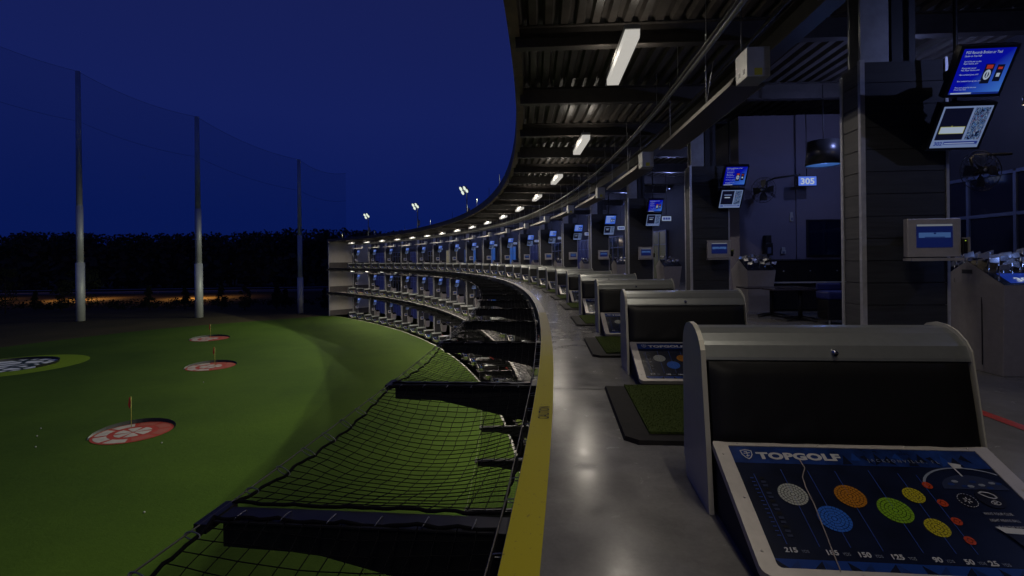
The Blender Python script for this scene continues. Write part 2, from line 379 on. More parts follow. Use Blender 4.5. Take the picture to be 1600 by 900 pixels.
# pillars
def pillar_mesh(h):
    g = MB(); hh = 0.0; ph_ = 0.275
    nrow = int(h / ph_ + .99)
    for i in range(nrow):
        z0 = i * ph_ + .004; z1 = min(h, (i + 1) * ph_ - .004)
        g.box(.02, .98, 0.0, .44, z0, z1, clad_m)
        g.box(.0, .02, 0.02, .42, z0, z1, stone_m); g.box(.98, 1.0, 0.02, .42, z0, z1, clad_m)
    g.box(.03, .97, .02, .42, 0, h, blacksteel)
    return g.fix('cladding')
def trim_mesh(h):
    g = MB()
    g.box(-.014, .0, -.014, .04, 0, h + .03, steel); g.box(0, .04, -.014, 0, 0, h + .03, steel); return g.fix('corner_trim')
def trim_r(h):
    g = MB(); g.box(.98, 1.012, -.014, 0.0, 0, h + .03, steel); g.box(1.0, 1.012, 0, .05, 0, h + .03, steel); return g.fix('corner_trim')
def trim_b(h):
    g = MB(); g.box(-.014, .0, .40, .45, 0, h - .05, steel); return g.fix('corner_trim')
pm = {h: (pillar_mesh(h), trim_mesh(h), trim_r(h), trim_b(h)) for h in (3.83,)}
def colmesh(h0, h1):
    g = MB(); g.box(.06, .40, .10, .14, h0, h1, galv); g.box(.06, .40, .34, .38, h0, h1, galv); g.box(.22, .24, .14, .34, h0, h1, galv)
    g.box(.42, .70, .08, .40, h0, h1, blacksteel)
    return g.fix('steel_column')
cm = {0: colmesh(3.83, 4.95), 1: colmesh(3.83, 4.45)}
PILL = []
for lv in range(3):
    for k in range(-1, 17):
        if lv and k < 1: continue
        n = 0.99 + 2 * k
        o = empty('pillar'); o.parent = BLD; o.location = P(4.0, n, -lv * FL) - BLD.location; o.rotation_euler = (0, 0, ang(n))
        for nm, me in zip(('cladding', 'corner_trim', 'corner_trim', 'corner_trim'), pm[3.83]): obj(nm, me, o)
        obj('steel_column', cm[min(lv, 1)], o)
# storefront glazing
litb = emis('lit_blue_curtain', (0.02, 0.10, 0.42), .55)
litw = emis('lit_warm_doorway', (0.9, 0.78, 0.5), .16)
litg = emis('lit_greenish_interior', (0.40, 0.40, 0.24), .055)
litd = emis('dim_blue_interior', (0.010, 0.016, 0.10), .35)
def store(h, lit):
    g = MB(); x = 0; Lw = 4.6
    for i in range(5):
        y = i * Lw / 4; g.box(-.06, .04, y - .035, y + .035, 0, h, framepale)
    for zz in (0.04, 1.05 if lit != 'door' else .3, 2.25, h): g.box(-.06, .04, 0.036, Lw - .036, zz - .035, zz + .035, framepale) if False else None
    for i in range(4):
        y0 = i * Lw / 4 + .036; y1 = (i + 1) * Lw / 4 - .036
        for zz in (0.04, 2.25, h): g.box(-.055, .035, y0, y1, zz - .035, zz + .034, framepale)
    return g.fix('window')
def panes(h, m_):
    g = MB(); Lw = 4.6
    for i in range(4):
        y0 = i * Lw / 4 + .036; y1 = (i + 1) * Lw / 4 - .036
        g.box(-.02, 0, y0, y1, .076, 2.21, m_); g.box(-.02, 0, y0, y1, 2.286, h - .038, m_)
    return g.fix('pane')
smesh = store(3.1, ''); pmesh = {m_: panes(3.1, m_) for m_ in (glassdark, litb, litw, litg, litd)}
for lv in range(3):
    for k in range(-1, 16):
        if lv and k < 3: continue
        n = 1.85 + 2 * k
        o = obj('window', smesh, BLD); o.location = P(BACK - .08, n, -lv * FL) - BLD.location; o.rotation_euler = (0, 0, ang(n))
        mm = litd
        if lv == 0: mm = {8: litb, 9: litb, 10: litb, 11: litw, 3: litg, 2: litg}.get(k, litd if k % 2 else glassdark)
        elif lv == 1: mm = {9: litb, 12: litd}.get(k, litd if k % 2 else glassdark)
        obj('pane', pmesh[mm], o)

# ------------------------------------------------------------------ ball dispensers
def hood_profile():
    return [(.02, .30), (.02, .88), (.035, .93), (.07, .97), (.12, 1.0), (.19, 1.015), (.27, 1.01), (.34, .985), (.40, .945), (.425, .925), (.455, .86), (.46, .84)]
NAVY = mat('printed_navy', (0.004, 0.007, 0.022), 0.22, noise_s=5, noise_a=0.4)
NAVY2 = mat('printed_blue_band', (0.007, 0.022, 0.10), 0.22, noise_s=7, noise_a=0.6)
NAVY3 = mat('printed_mid_blue', (0.008, 0.034, 0.17), 0.22)
INK = {k: mat('print_' + k, c, 0.25) for k, c in dict(white=(.30, .31, .27), blue=(.02, .10, .42), orange=(.34, .13, .01), green=(.15, .29, .012), yellow=(.36, .31, .012), red=(.36, .04, .008), grey=(.17, .19, .23), line=(.02, .045, .18), letter=(.38, .38, .38), black=(.004, .004, .006), shade=(.016, .022, .05)).items()}
LX = 0.72; SL0 = (-.54, .37); SL1 = (-1.30, .06)      # panel: (y,z) top and bottom of the slope
SLV = Vector((0, SL1[0] - SL0[0], SL1[1] - SL0[1])); SLL = SLV.length
def panel_matrix(off=0.0):
    ex = Vector((1, 0, 0)); ey = -SLV.normalized(); ez = ex.cross(ey)
    M = Matrix((ex, ey, ez)).transposed().to_4x4(); M.translation = Vector((0, SL0[0], SL0[1])) + ez * off
    return M
def uv2(u, v): return (u + .055 * v, -(v + .037 * (u + .71)) * SLL)      # photo-measured panel coordinates -> metres
def make_panel(detail):
    g = MB(); lay = lambda k: panel_matrix(.026 + .0012 * k)
    def poly(pts, m_, k): M = lay(k); g.add([M @ Vector((x, y, 0)) for x, y in pts], [tuple(range(len(pts)))], m_)
    def rect(x0, y0, x1, y1, m_, k): poly([(x0, y0), (x1, y0), (x1, y1), (x0, y1)], m_, k)
    T = -.035; B = -SLL + .045; X0 = -.635; X1 = .645
    rect(X0, B, X1, T, NAVY, 0); rect(X0, T - .125, X1, T, NAVY2, 1); rect(X0, B, X1, B + .045, NAVY3, 1)
    def seg(a, b, w, m_, k):
        d = Vector((b[0] - a[0], b[1] - a[1])); nrm = Vector((-d.y, d.x)).normalized() * w / 2
        poly([(a[0] + nrm.x, a[1] + nrm.y), (b[0] + nrm.x, b[1] + nrm.y), (b[0] - nrm.x, b[1] - nrm.y), (a[0] - nrm.x, a[1] - nrm.y)], m_, k)
    lines = [((-.580, .287), (-.600, .797)), ((-.429, .237), (-.463, .801)), ((-.296, .236), (-.33, .793)), ((-.159, .23), (-.201, .802)), ((.013, .207), (-.036, .796)), ((.148, .222), (.099, .788)), ((.232, .229), (.188, .783))]
    for a_, b_ in lines: seg(uv2(*a_), uv2(*b_), .004, INK['line'], 2)
    def target(u, v, r, m_, rings, secs):
        cx_, cy_ = uv2(u, v)
        if not detail:
            poly([(cx_ + r * math.cos(i * math.pi / 8), cy_ + r * math.sin(i * math.pi / 8)) for i in range(16)], m_, 3); return
        gap = .0022; w = r / (rings + .8)
        poly([(cx_ + w * .7 * math.cos(i * math.pi / 6), cy_ + w * .7 * math.sin(i * math.pi / 6)) for i in range(12)], m_, 3)
        for j in range(rings):
            ri = w * (j + .8) + gap / 2; ro_ = w * (j + 1.8) - gap / 2; ns_ = secs[min(j, len(secs) - 1)]
            for q in range(ns_):
                a0 = 2 * math.pi * (q + .5 * (j % 2)) / ns_ + gap / 2 / ro_; a1 = 2 * math.pi * (q + 1 + .5 * (j % 2)) / ns_ - gap / 2 / ro_
                sub = 3 if ns_ < 14 else 1
                pts = [(cx_ + ro_ * math.cos(a0 + (a1 - a0) * s_ / sub), cy_ + ro_ * math.sin(a0 + (a1 - a0) * s_ / sub)) for s_ in range(sub + 1)]
                pts += [(cx_ + ri * math.cos(a1 - (a1 - a0) * s_ / sub), cy_ + ri * math.sin(a1 - (a1 - a0) * s_ / sub)) for s_ in range(sub + 1)]
                poly(pts, m_, 3)
    target(-.443, .44, .070, INK['white'], 4, [8, 14, 20, 26]); target(-.319, .606, .075, INK['blue'], 4, [8, 14, 20, 26])
    target(-.172, .431, .071, INK['orange'], 4, [8, 14, 20, 26]); target(-.011, .518, .076, INK['green'], 4, [8, 14, 20, 26])
    target(.133, .397, .049, INK['yellow'], 3, [6, 12, 18]); target(.113, .626, .052, INK['yellow'], 3, [6, 12, 18])
    for u, v in ((.240, .312), (.236, .445), (.224, .573), (.205, .699)): target(u, v, .024, INK['red'], 1, [4])
    # wordmark and shield
    x, y = uv2(-.511, .150); g.text('TOPGOLF', INK['letter'], .066, lay(3) @ Matrix.Translation((x, y, 0)), bold=.0034, sx=1.42, space=1.04)
    sx_, sy_ = uv2(-.560, .115)
    def shield(s_, m_, k): poly([(sx_ + s_ * a_, sy_ + s_ * b_) for a_, b_ in ((-.030, .028), (0, .036), (.030, .028), (.027, -.002), (.014, -.024), (0, -.036), (-.014, -.024), (-.027, -.002))], m_, k)
    shield(1.05, INK['letter'], 3); shield(.86, INK['blue'] if False else NAVY3, 4)
    if detail:
        seg((sx_ - .017, sy_ + .004), (sx_ + .017, sy_ + .010), .006, INK['letter'], 5); seg((sx_ - .008, sy_ - .014), (sx_ + .010, sy_ - .010), .006, INK['letter'], 5)
        seg((sx_ - .012, sy_ + .018), (sx_ + .004, sy_ + .020), .006, INK['letter'], 5); seg((sx_ + .002, sy_ + .018), (sx_ - .002, sy_ - .022), .004, INK['letter'], 5)
        x, y = uv2(.050, .135); g.text('JACKSONVILLE, FL', INK['grey'], .030, lay(4) @ Matrix.Translation((x, y, 0)), sx=.85, space=1.75)
        for s_, u in (('215', -.625), ('185', -.454), ('150', -.322), ('125', -.189), ('90', -.02), ('50', .104), ('25', .198)):
            x, y = uv2(u, .848); g.text(s_, INK['letter'], .034, lay(3) @ Matrix.Translation((x, y, 0)), bold=.0012, sx=1.1)
            g.text('YDS', INK['grey'], .020, lay(3) @ Matrix.Translation((x + .021 * len(s_) + .008, y, 0)), sx=.9)
        for i, s_ in enumerate(('WAVE YOUR CLUB,', 'LIGHT MEANS BALL', 'IS ON THE WAY!')):
            x, y = uv2(.440, .512 + .045 * i); g.text(s_, INK['letter'], .020, lay(3) @ Matrix.Translation((x, y, 0)), sx=.72, align='CENTER')
        # green with pin, top right
        cx_, cy_ = uv2(.46, .30)
        for r0_, r1_, m_, kk in ((.235, .222, INK['grey'], 2), (.150, .0, INK['shade'], 2)):
            for i in range(20):
                a0 = math.pi * (i) / 20; a1 = math.pi * (i + 1) / 20
                pts = [(cx_ + r_ * 1.0 * math.cos(q_), cy_ - .02 + r_ * .62 * math.sin(q_)) for r_, q_ in ((r0_, a0), (r0_, a1), (r1_, a1), (r1_, a0))]
                if all(X0 < p_[0] < X1 and p_[1] < T - .002 for p_ in pts): poly(pts if r1_ else pts[:3], m_, kk)
        for i in range(9):
            px, py = cx_ - .10 + .028 * i, cy_ + .010 + .02 * math.sin(i * 1.9); poly([(px + .017 * math.cos(q_), py + .009 * math.sin(q_)) for q_ in [j * math.pi / 3 for j in range(6)]], INK['grey'] if i % 2 else NAVY2, 3)
        fx, fy = uv2(.450, .225); seg((fx, fy), (fx - .008, fy + .095), .008, INK['letter'], 4)
        poly([(fx - .012, fy + .095), (fx + .048, fy + .082), (fx + .036, fy + .070), (fx + .040, fy + .058), (fx - .008, fy + .055)], INK['letter'], 4)
        c1 = uv2(.362, .415); c2 = uv2(.477, .390)
        for c_, r_ in ((c1, .040), (c2, .060)):
            poly([(c_[0] + r_ * math.cos(q_ * math.pi / 12), c_[1] + r_ * math.sin(q_ * math.pi / 12)) for q_ in range(24)], INK['black'], 3)
        for i in range(20):
            a0 = i * math.pi / 10; seg((c1[0] + .040 * math.cos(a0), c1[1] + .040 * math.sin(a0)), (c1[0] + .040 * math.cos(a0 + .18), c1[1] + .040 * math.sin(a0 + .18)), .003, INK['letter'], 4)
        for i in range(6):
            a0 = i * math.pi / 3 + .4; seg((c1[0] + .007 * math.cos(a0), c1[1] + .007 * math.sin(a0)), (c1[0] + .019 * math.cos(a0), c1[1] + .019 * math.sin(a0)), .0045, INK['letter'], 4)
        # club head outline and flame
        cl = [(-.034, .018), (-.018, .026), (.012, .022), (.030, .008), (.032, -.008), (.016, -.014), (-.004, -.008), (-.018, .002)]
        for i in range(len(cl)): seg((c2[0] + cl[i][0], c2[1] + .012 + cl[i][1]), (c2[0] + cl[(i + 1) % 8][0], c2[1] + .012 + cl[(i + 1) % 8][1]), .006, INK['letter'], 4)
        for i in range(12):
            a0 = i * math.pi / 6; seg((c2[0] + .006 + .020 * math.cos(a0), c2[1] - .028 + .012 * math.sin(a0)), (c2[0] + .006 + .020 * math.cos(a0 + .5), c2[1] - .028 + .012 * math.sin(a0 + .5)), .003, INK['letter'], 4)
        seg((c2[0] - .006, c2[1] - .034), (c2[0] + .016, c2[1] - .022), .004, INK['letter'], 4); seg((c2[0] - .004, c2[1] - .020), (c2[0] + .008, c2[1] - .036), .004, INK['letter'], 4)
        # distance scale at left and triangle pattern in the bands
        for i in range(15):
            a_ = uv2(-.553 - .001 * i, .32 + .030 * i); rect(a_[0] - .010, a_[1] - .007, a_[0] + .014, a_[1] + .007, INK['shade'] if i % 3 else INK['black'], 2)
            rect(a_[0] - .055, a_[1] - .003, a_[0] - .038, a_[1] + .002, INK['line'], 2)
        for i in range(26):
            x = X0 + .05 * i; m_ = NAVY if i % 3 == 0 else (NAVY2 if i % 3 == 1 else NAVY3)
            if x + .05 < X1: poly([(x, B), (x + .045, B), (x + (.045 if i % 2 else 0), B + .040)], m_, 2)
        for i in range(12):
            x = -.08 + .055 * i; x2 = x + .05
            if x2 < X1: poly([(x, T - .12 + .03 * (i % 3)), (x2, T - .12 + .03 * (i % 2)), (x + .03, T - .05 + .02 * (i % 2))], NAVY3 if i % 4 == 1 else NAVY, 2)
        # scratches / peeled seam
    return g.mesh('printed_panel')
def fix_up(me):                      # single-sided print: make normals face up
    return me
PAN = {True: make_panel(True), False: make_panel(False)}
def crack_mesh():
    g = MB(); M = panel_matrix(.0335); pts = [uv2(-.302, .150), uv2(-.303, .22), uv2(-.345, .30), uv2(-.361, .381), uv2(-.374, .52), uv2(-.399, .683), uv2(-.418, .80), uv2(-.439, .945)]
    g.tube([M @ Vector((x, y, 0)) for x, y in pts], .0028, mat('peeled_tape', (.30, .25, .20), .6), 5); return g.mesh('peeled_seam')
def frame_mesh():
    g = MB(); M = panel_matrix(0)
    # outline with rounded lower corners, as a ring around the print
    def rr(x0, x1, y0, y1, rb, rt):
        pts = []
        for cx_, cy_, r, a0 in ((x1 - rb, y0 + rb, rb, -90), (x1 - rt, y1 - rt, rt, 0), (x0 + rt, y1 - rt, rt, 90), (x0 + rb, y0 + rb, rb, 180)):
            for i in range(5): t = R_(a0 + 22.5 * i); pts.append((cx_ + r * math.cos(t), cy_ + r * math.sin(t)))
        return pts
    o_ = rr(-.715, .725, -SLL, 0, .05, .012); i_ = rr(-.637, .647, -SLL + .043, -.033, .02, .004); n = len(o_)
    vs = [M @ Vector((x, y, .030)) for x, y in o_] + [M @ Vector((x, y, .030)) for x, y in i_] + [M @ Vector((x, y, -.012)) for x, y in o_] + [M @ Vector((x, y, .024)) for x, y in i_]
    fs = []
    for i in range(n):
        j = (i + 1) % n; fs += [(i, j, n + j, n + i), (2 * n + i, 2 * n + j, j, i), (n + i, n + j, 3 * n + j, 3 * n + i)]
    fs.append(tuple(range(2 * n, 3 * n)))
    g.add(vs, fs, silver2)
    for x, y in ((-.68, -.10), (-.66, -.40), (-.68, -.70), (-.58, -.017), (-.15, -.017), (.3, -.017), (.62, -.017), (.687, -.3), (.687, -.6), (-.3, -.80), (.2, -.80)):
        p = M @ Vector((x, y, .029)); q = M @ Vector((x, y, .0335)); g.tube([p, q], [.0075, .005], silver2, 8)
    return g.fix('panel_frame')
def pad_mesh():
    g = MB(); nx, nz = 40, 20; vs = []
    for j in range(nz + 1):
        for i in range(nx + 1):
            u = i / nx; v = j / nz; x = -.705 + 1.41 * u
            y0 = -.46 - .09 * v; z = .835 - .46 * v
            puff = .022 * (min(1, u * 12) * min(1, (1 - u) * 12) * min(1, v * 8) * min(1, (1 - v) * 8)) ** .5
            wr = .010 * max(0, v - .62) * noise.noise(Vector((x * 11, v * 3, 1.3))) * 3 * min(1, (1 - v) * 10)
            vs.append((x, y0 - puff - wr, z))
    g.add(vs, [(j * (nx + 1) + i, j * (nx + 1) + i + 1, (j + 1) * (nx + 1) + i + 1, (j + 1) * (nx + 1) + i) for j in range(nz) for i in range(nx)], pad_m, True)
    return g.mesh('black_pad')
def plate(x0, x1):
    g = MB(); pr = [(-.07, .0), (-.02, .10), (0, .12), (0, .89), (-.015, .94), (-.05, .985), (-.10, 1.018), (-.18, 1.035), (-.27, 1.03), (-.35, 1.003), (-.42, .955), (-.462, .90), (-.475, .83), (-.560, .36), (-.61, .0)]
    g.prism(pr, x0, x1, silver_s); return g.fix('side_panel')
def lower_mesh():
    g = MB(); pr = [(-.06, .0), (-.06, .80), (-.44, .80), (-.54, .358), (-1.285, .050), (-1.27, .0)]
    g.prism(pr, -.70, .70, mat('dark_grey_side_coat', (.05, .048, .042), .8, spec=.12)); return g.fix('lower_body')
def hood_mesh():
    g = MB(); pr = [(-a_, b_) for a_, b_ in hood_profile()]; n = len(pr)
    pr2 = pr + [(-.30, .84), (-.10, .30)]
    g.prism(pr2, -.722, .722, silver, smooth=False); me = g.fix('hood')
    return me
def wedge():
    g = MB(); g.prism([(-.08, .002), (-.03, .09), (-.55, .0)], -.7505 - .003, -.751, blacksteel); return g.fix('kick_slot')
def knob():
    g = MB(); g.tube([(0, -.42, .895), (0, -.470, .885)], .015, chrome, 14); g.tube([(0, -.468, .886), (0, -.474, .884)], .007, blacksteel, 8); return g.fix('lock')
def chute():
    g = MB(); M = panel_matrix(.034)
    def q(u, v): x, y = uv2(u, v); return M @ Vector((x, y, 0))
    g.add([q(.365, .60), q(.56, .61), q(.55, .645), q(.385, .64)], [(0, 1, 2, 3)], whitep)
    g.add([q(.385, .64), q(.55, .645), q(.55, .88), q(.44, .86)], [(0, 1, 2, 3)], INK['black'])
    g.add([q(.55, .645), q(.575, .645), q(.575, .90), q(.55, .88)], [(0, 1, 2, 3)], silver2)
    return g.mesh('ball_chute')
FR = frame_mesh(); PD = pad_mesh(); PL = plate(-.75, -.722); PR_ = plate(.722, .731); LB = lower_mesh(); HD = hood_mesh(); KN = knob(); CK = crack_mesh(); CH = chute()
bolt_m = None
def dispenser(level):
    e = empty('ball_dispenser')
    h = obj('hood', HD, e)
    if level < 2:
        h.modifiers.new('b', 'BEVEL').width = .004
        obj('lock', KN, h)
    for me in (PL, PR_):
        s_ = obj('side_panel', me, e)
        if level == 0: b = s_.modifiers.new('b', 'BEVEL'); b.width = .006; b.segments = 3
    obj('black_pad', PD, e); obj('lower_body', LB, e)
    f = obj('panel_frame', FR, e); obj('printed_panel', PAN[level < 2], f)
    if level < 2: obj('ball_chute', CH, f)
    if level == 0: obj('peeled_seam', CK, f)
    return e
far_me = None
def far_dispenser():
    e = empty('ball_dispenser')
    g = MB(); g.prism([(-a_, b_) for a_, b_ in hood_profile()] + [(-.30, .84), (-.10, .30)], -.722, .722, silver)
    pr = [(0, 0), (0, .89), (-.05, .985), (-.18, 1.035), (-.35, 1.003), (-.49, .82), (-.575, .36), (-.635, .0)]
    g.prism(pr, -.75, -.722, silver); g.prism(pr, .722, .75, silver); g.v; obj('housing', g, e)
    g = MB(); g.prism([(-.06, 0), (-.06, .8), (-.44, .80), (-.54, .358), (-1.285, .05), (-1.27, 0)], -.70, .70, MATS['dark_grey_side_coat']); obj('lower_body', g, e)
    g = MB(); g.add([(-.705, -.48, .835), (.705, -.48, .835), (.705, -.57, .375), (-.705, -.57, .375)], [(0, 1, 2, 3)], pad_m); g.box(-.705, .705, -.479, -.46, .80, .834, pad_m); obj('black_pad', g, e)
    f = obj('panel_frame', FR, e); obj('printed_panel', PAN[False], f)
    return e
def hitting_mat(level):
    e = empty('hitting_mat')
    g = MB()
    x0, x1, y0, y1 = -.92, 1.45, -1.75, 0
    o_ = [(x0 + .10, y0), (x1 - .10, y0), (x1, y0 + .1), (x1, y1), (x0, y1), (x0, y0 + .1)]
    i_ = [(x0 + .22, y0 + .16), (x1 - .2, y0 + .16), (x1 - .19, y0 + .17), (x1 - .19, y1 - .03), (x0 + .21, y1 - .03), (x0 + .21, y0 + .17)]
    n = 6; vs = [(x, y, 0.0) for x, y in o_] + [(x * .985, y * .985 - .008, .03) for x, y in o_] + [(x, y, .034) for x, y in i_]
    fs = []
    for i in range(n):
        j = (i + 1) % n; fs += [(i, j, n + j, n + i), (n + i, n + j, 2 * n + j, 2 * n + i)]
    fs.append(tuple(range(2 * n, 3 * n)))
    g.add(vs, fs, rubber); obj('rubber_edge', g, e)
    g = MB(); vs = [(x, y, .030) for x, y in i_] + [(x, y, .052) for x, y in i_]
    g.add(vs, [(i, (i + 1) % 6, 6 + (i + 1) % 6, 6 + i) for i in range(6)] + [tuple(range(6, 12))], matturf)
    if level == 0:
        r = random.Random(3)
        for i in range(9000):
            x = r.uniform(x0 + .21, .9); y = r.uniform(y0 + .16, y1 - .03); a_ = r.uniform(0, 6.28); h = r.uniform(.006, .014); w = .003
            dx, dy = math.cos(a_) * w, math.sin(a_) * w; lx, ly = r.uniform(-.005, .005), r.uniform(-.005, .005)
            g.add([(x - dx, y - dy, .051), (x + dx, y + dy, .051), (x + lx, y + ly, .052 + h)], [(0, 1, 2)], matturf)
    obj('turf_pad', g.mesh('turf_pad'), e)
    return e
kits = [Kit(dispenser, 0), Kit(dispenser, 1), Kit(far_dispenser)]; mats_ = [Kit(hitting_mat, 0), Kit(hitting_mat, 1)]
for lv in range(3):
    for i in range((0, 4, 3)[lv], 33):
        kit = kits[0] if (lv == 0 and i == 0) else kits[1] if (lv == 0 and i < 7) else kits[2]
        o = kit.put(1.08 + .75, i + .10, -lv * FL)
        st = 'silver ball dispenser with black pad, '
        if lv == 0 and i == 0: lab = 'large silver ball dispenser in the foreground, blue target panel with a peeled seam'
        else: lab = st + where(i, 33, lv)
        tag(o, lab, 'ball dispenser', 'ball dispensers in a row along the ' + DECK[lv])
        if lv == 0 and i == 0: continue
        o = mats_[0 if (lv == 0 and i < 3) else 1].put(1.08 + .75 - .18, i + .10 - 1.30 / 3.51, -lv * FL + .001)
        tag(o, 'black-edged green hitting mat before the dispenser, ' + where(i, 33, lv), 'hitting mat', 'hitting mats along the ' + DECK[lv])

# ------------------------------------------------------------------ touch screen kiosks
scr_navy = emis('kiosk_screen_navy', (0.004, 0.010, 0.080), .6); scr_band = emis('kiosk_screen_band', (0.07, 0.16, 0.42), .42); scr_white = emis('kiosk_screen_white', (.6, .65, .7), .2)
def kiosk(detail):
    e = empty('touchscreen_kiosk'); w, h = .295, .225
    g = MB(); g.box(-w, w, -.10, -.02, -h, h, silver2)
    # bezel slope
    c = obj('casing', g, e, bevel=.008 if detail else 0)
    g = MB(); g.box(-.20, .20, -.104, -.1005, -.115, .160, scr_navy); g.box(-.195, .195, -.108, -.1045, .135, .157, scr_white); g.box(-.175, .175, -.108, -.1045, .0, .06, scr_band)
    if detail: g.box(-.012, .012, -.110, -.1085, .042, .058, scr_navy); g.box(-.11, .11, -.110, -.1085, .002, .010, scr_navy)
    obj('screen', g, e)
    g = MB(); g.box(-w - .005, w - .02, -.17, -.02, -h - .045, -h - .012, silver2); obj('tray', g, e)
    g = MB(); g.box(-.15, .15, -.02, .16, -.10, .10, blacksteel); obj('wall_bracket', g, e)
    if detail:
        g = MB(); g.box(w + .005, w + .045, -.13, -.03, -.19, -.02, blacklam); g.box(w + .055, w + .062, -.15, -.03, -.17, .0, silver2); cr_ = obj('card_reader', g, e)
        g = MB(); g.box(w + .018, w + .030, -.133, -.1305, -.045, -.035, emis('green_led', (.35, .5, .05), .8)); obj('status_light', g, cr_)
    return e
kk = [Kit(kiosk, True), Kit(kiosk, False)]
for lv in range(3):
    for k in range(0, 17):
        if lv and k < 3: continue
        o = kk[0 if (lv == 0 and k < 4) else 1].put(4.62, .93 + 2 * k, -lv * FL + 1.64)
        tag(o, 'pale touch screen kiosk on its pillar, ' + where(k, 17, lv), 'kiosk', 'touch screen kiosks on the pillars of the ' + DECK[lv])

# ------------------------------------------------------------------ twin hanging displays
vb = mat('tv_vivid_blue', (.01, .01, .01), .25, emit=(0.003, 0.012, 0.33), es=1.0)
def tvgrad():
    m = vb; t = m.node_tree; b = t.nodes['Principled BSDF']; c = t.nodes.new('ShaderNodeTexCoord'); s_ = t.nodes.new('ShaderNodeSeparateXYZ')
    t.links.new(c.outputs['Object'], s_.inputs[0])
    a_ = t.nodes.new('ShaderNodeMath'); a_.operation = 'SUBTRACT'; t.links.new(s_.outputs['X'], a_.inputs[0]); t.links.new(s_.outputs['Z'], a_.inputs[1])
    r = t.nodes.new('ShaderNodeMapRange'); r.inputs[1].default_value = .0; r.inputs[2].default_value = .5; t.links.new(a_.outputs[0], r.inputs[0])
    mi = t.nodes.new('ShaderNodeMix'); mi.data_type = 'RGBA'; mi.inputs['A'].default_value = (.001, .003, .26, 1); mi.inputs['B'].default_value = (.035, .13, .45, 1)
    t.links.new(r.outputs[0], mi.inputs['Factor']); t.links.new(mi.outputs['Result'], b.inputs['Emission Color'])
tvgrad()
tvw = emis('tv_white', (.60, .72, .92), .46); tvk = emis('tv_black', (.004, .005, .02), .6); tvl = emis('tv_light_blue', (.26, .36, .66), .45); tvr = emis('tv_red', (.6, .05, .03), .45); tvy = emis('tv_yellow', (.6, .6, .15), .4)
tvd = emis('tv_deep_blue', (.01, .03, .25), .6)
casing_m = mat('display_casing', (0.008, 0.008, 0.011), 0.35)
def mosaic(name, seed):
    m = bpy.data.materials.new(name); m.use_nodes = True; t = m.node_tree; b = t.nodes['Principled BSDF']; b.inputs['Base Color'].default_value = (.01, .01, .01, 1)
    c = t.nodes.new('ShaderNodeTexCoord'); mp = t.nodes.new('ShaderNodeMapping'); mp.inputs['Location'].default_value = (seed, seed * .7, 0); mp.inputs['Scale'].default_value = (1, 1, .7)
    v = t.nodes.new('ShaderNodeTexNoise'); v.inputs['Scale'].default_value = 26; v.inputs['Distortion'].default_value = 2.5; v.inputs['Detail'].default_value = 2
    t.links.new(c.outputs['Object'], mp.inputs[0]); t.links.new(mp.outputs[0], v.inputs['Vector'])
    r = t.nodes.new('ShaderNodeValToRGB'); r.color_ramp.interpolation = 'CONSTANT'; el = r.color_ramp.elements
    el[0].position = 0; el[0].color = (.004, .01, .06, 1); el[1].position = .47; el[1].color = (.10, .28, .75, 1)
    x = el.new(.53); x.color = (.5, .62, .8, 1); x = el.new(.58); x.color = (.01, .03, .2, 1); x = el.new(.68); x.color = (.5, .05, .03, 1)
    t.links.new(v.outputs['Fac'], r.inputs[0]); t.links.new(r.outputs[0], b.inputs['Emission Color']); b.inputs['Emission Strength'].default_value = .32
    return m
mos = mosaic('tv_advert_mosaic', 3.1)
vfar = emis('tv_far_blue', (.045, .12, .55), .9)
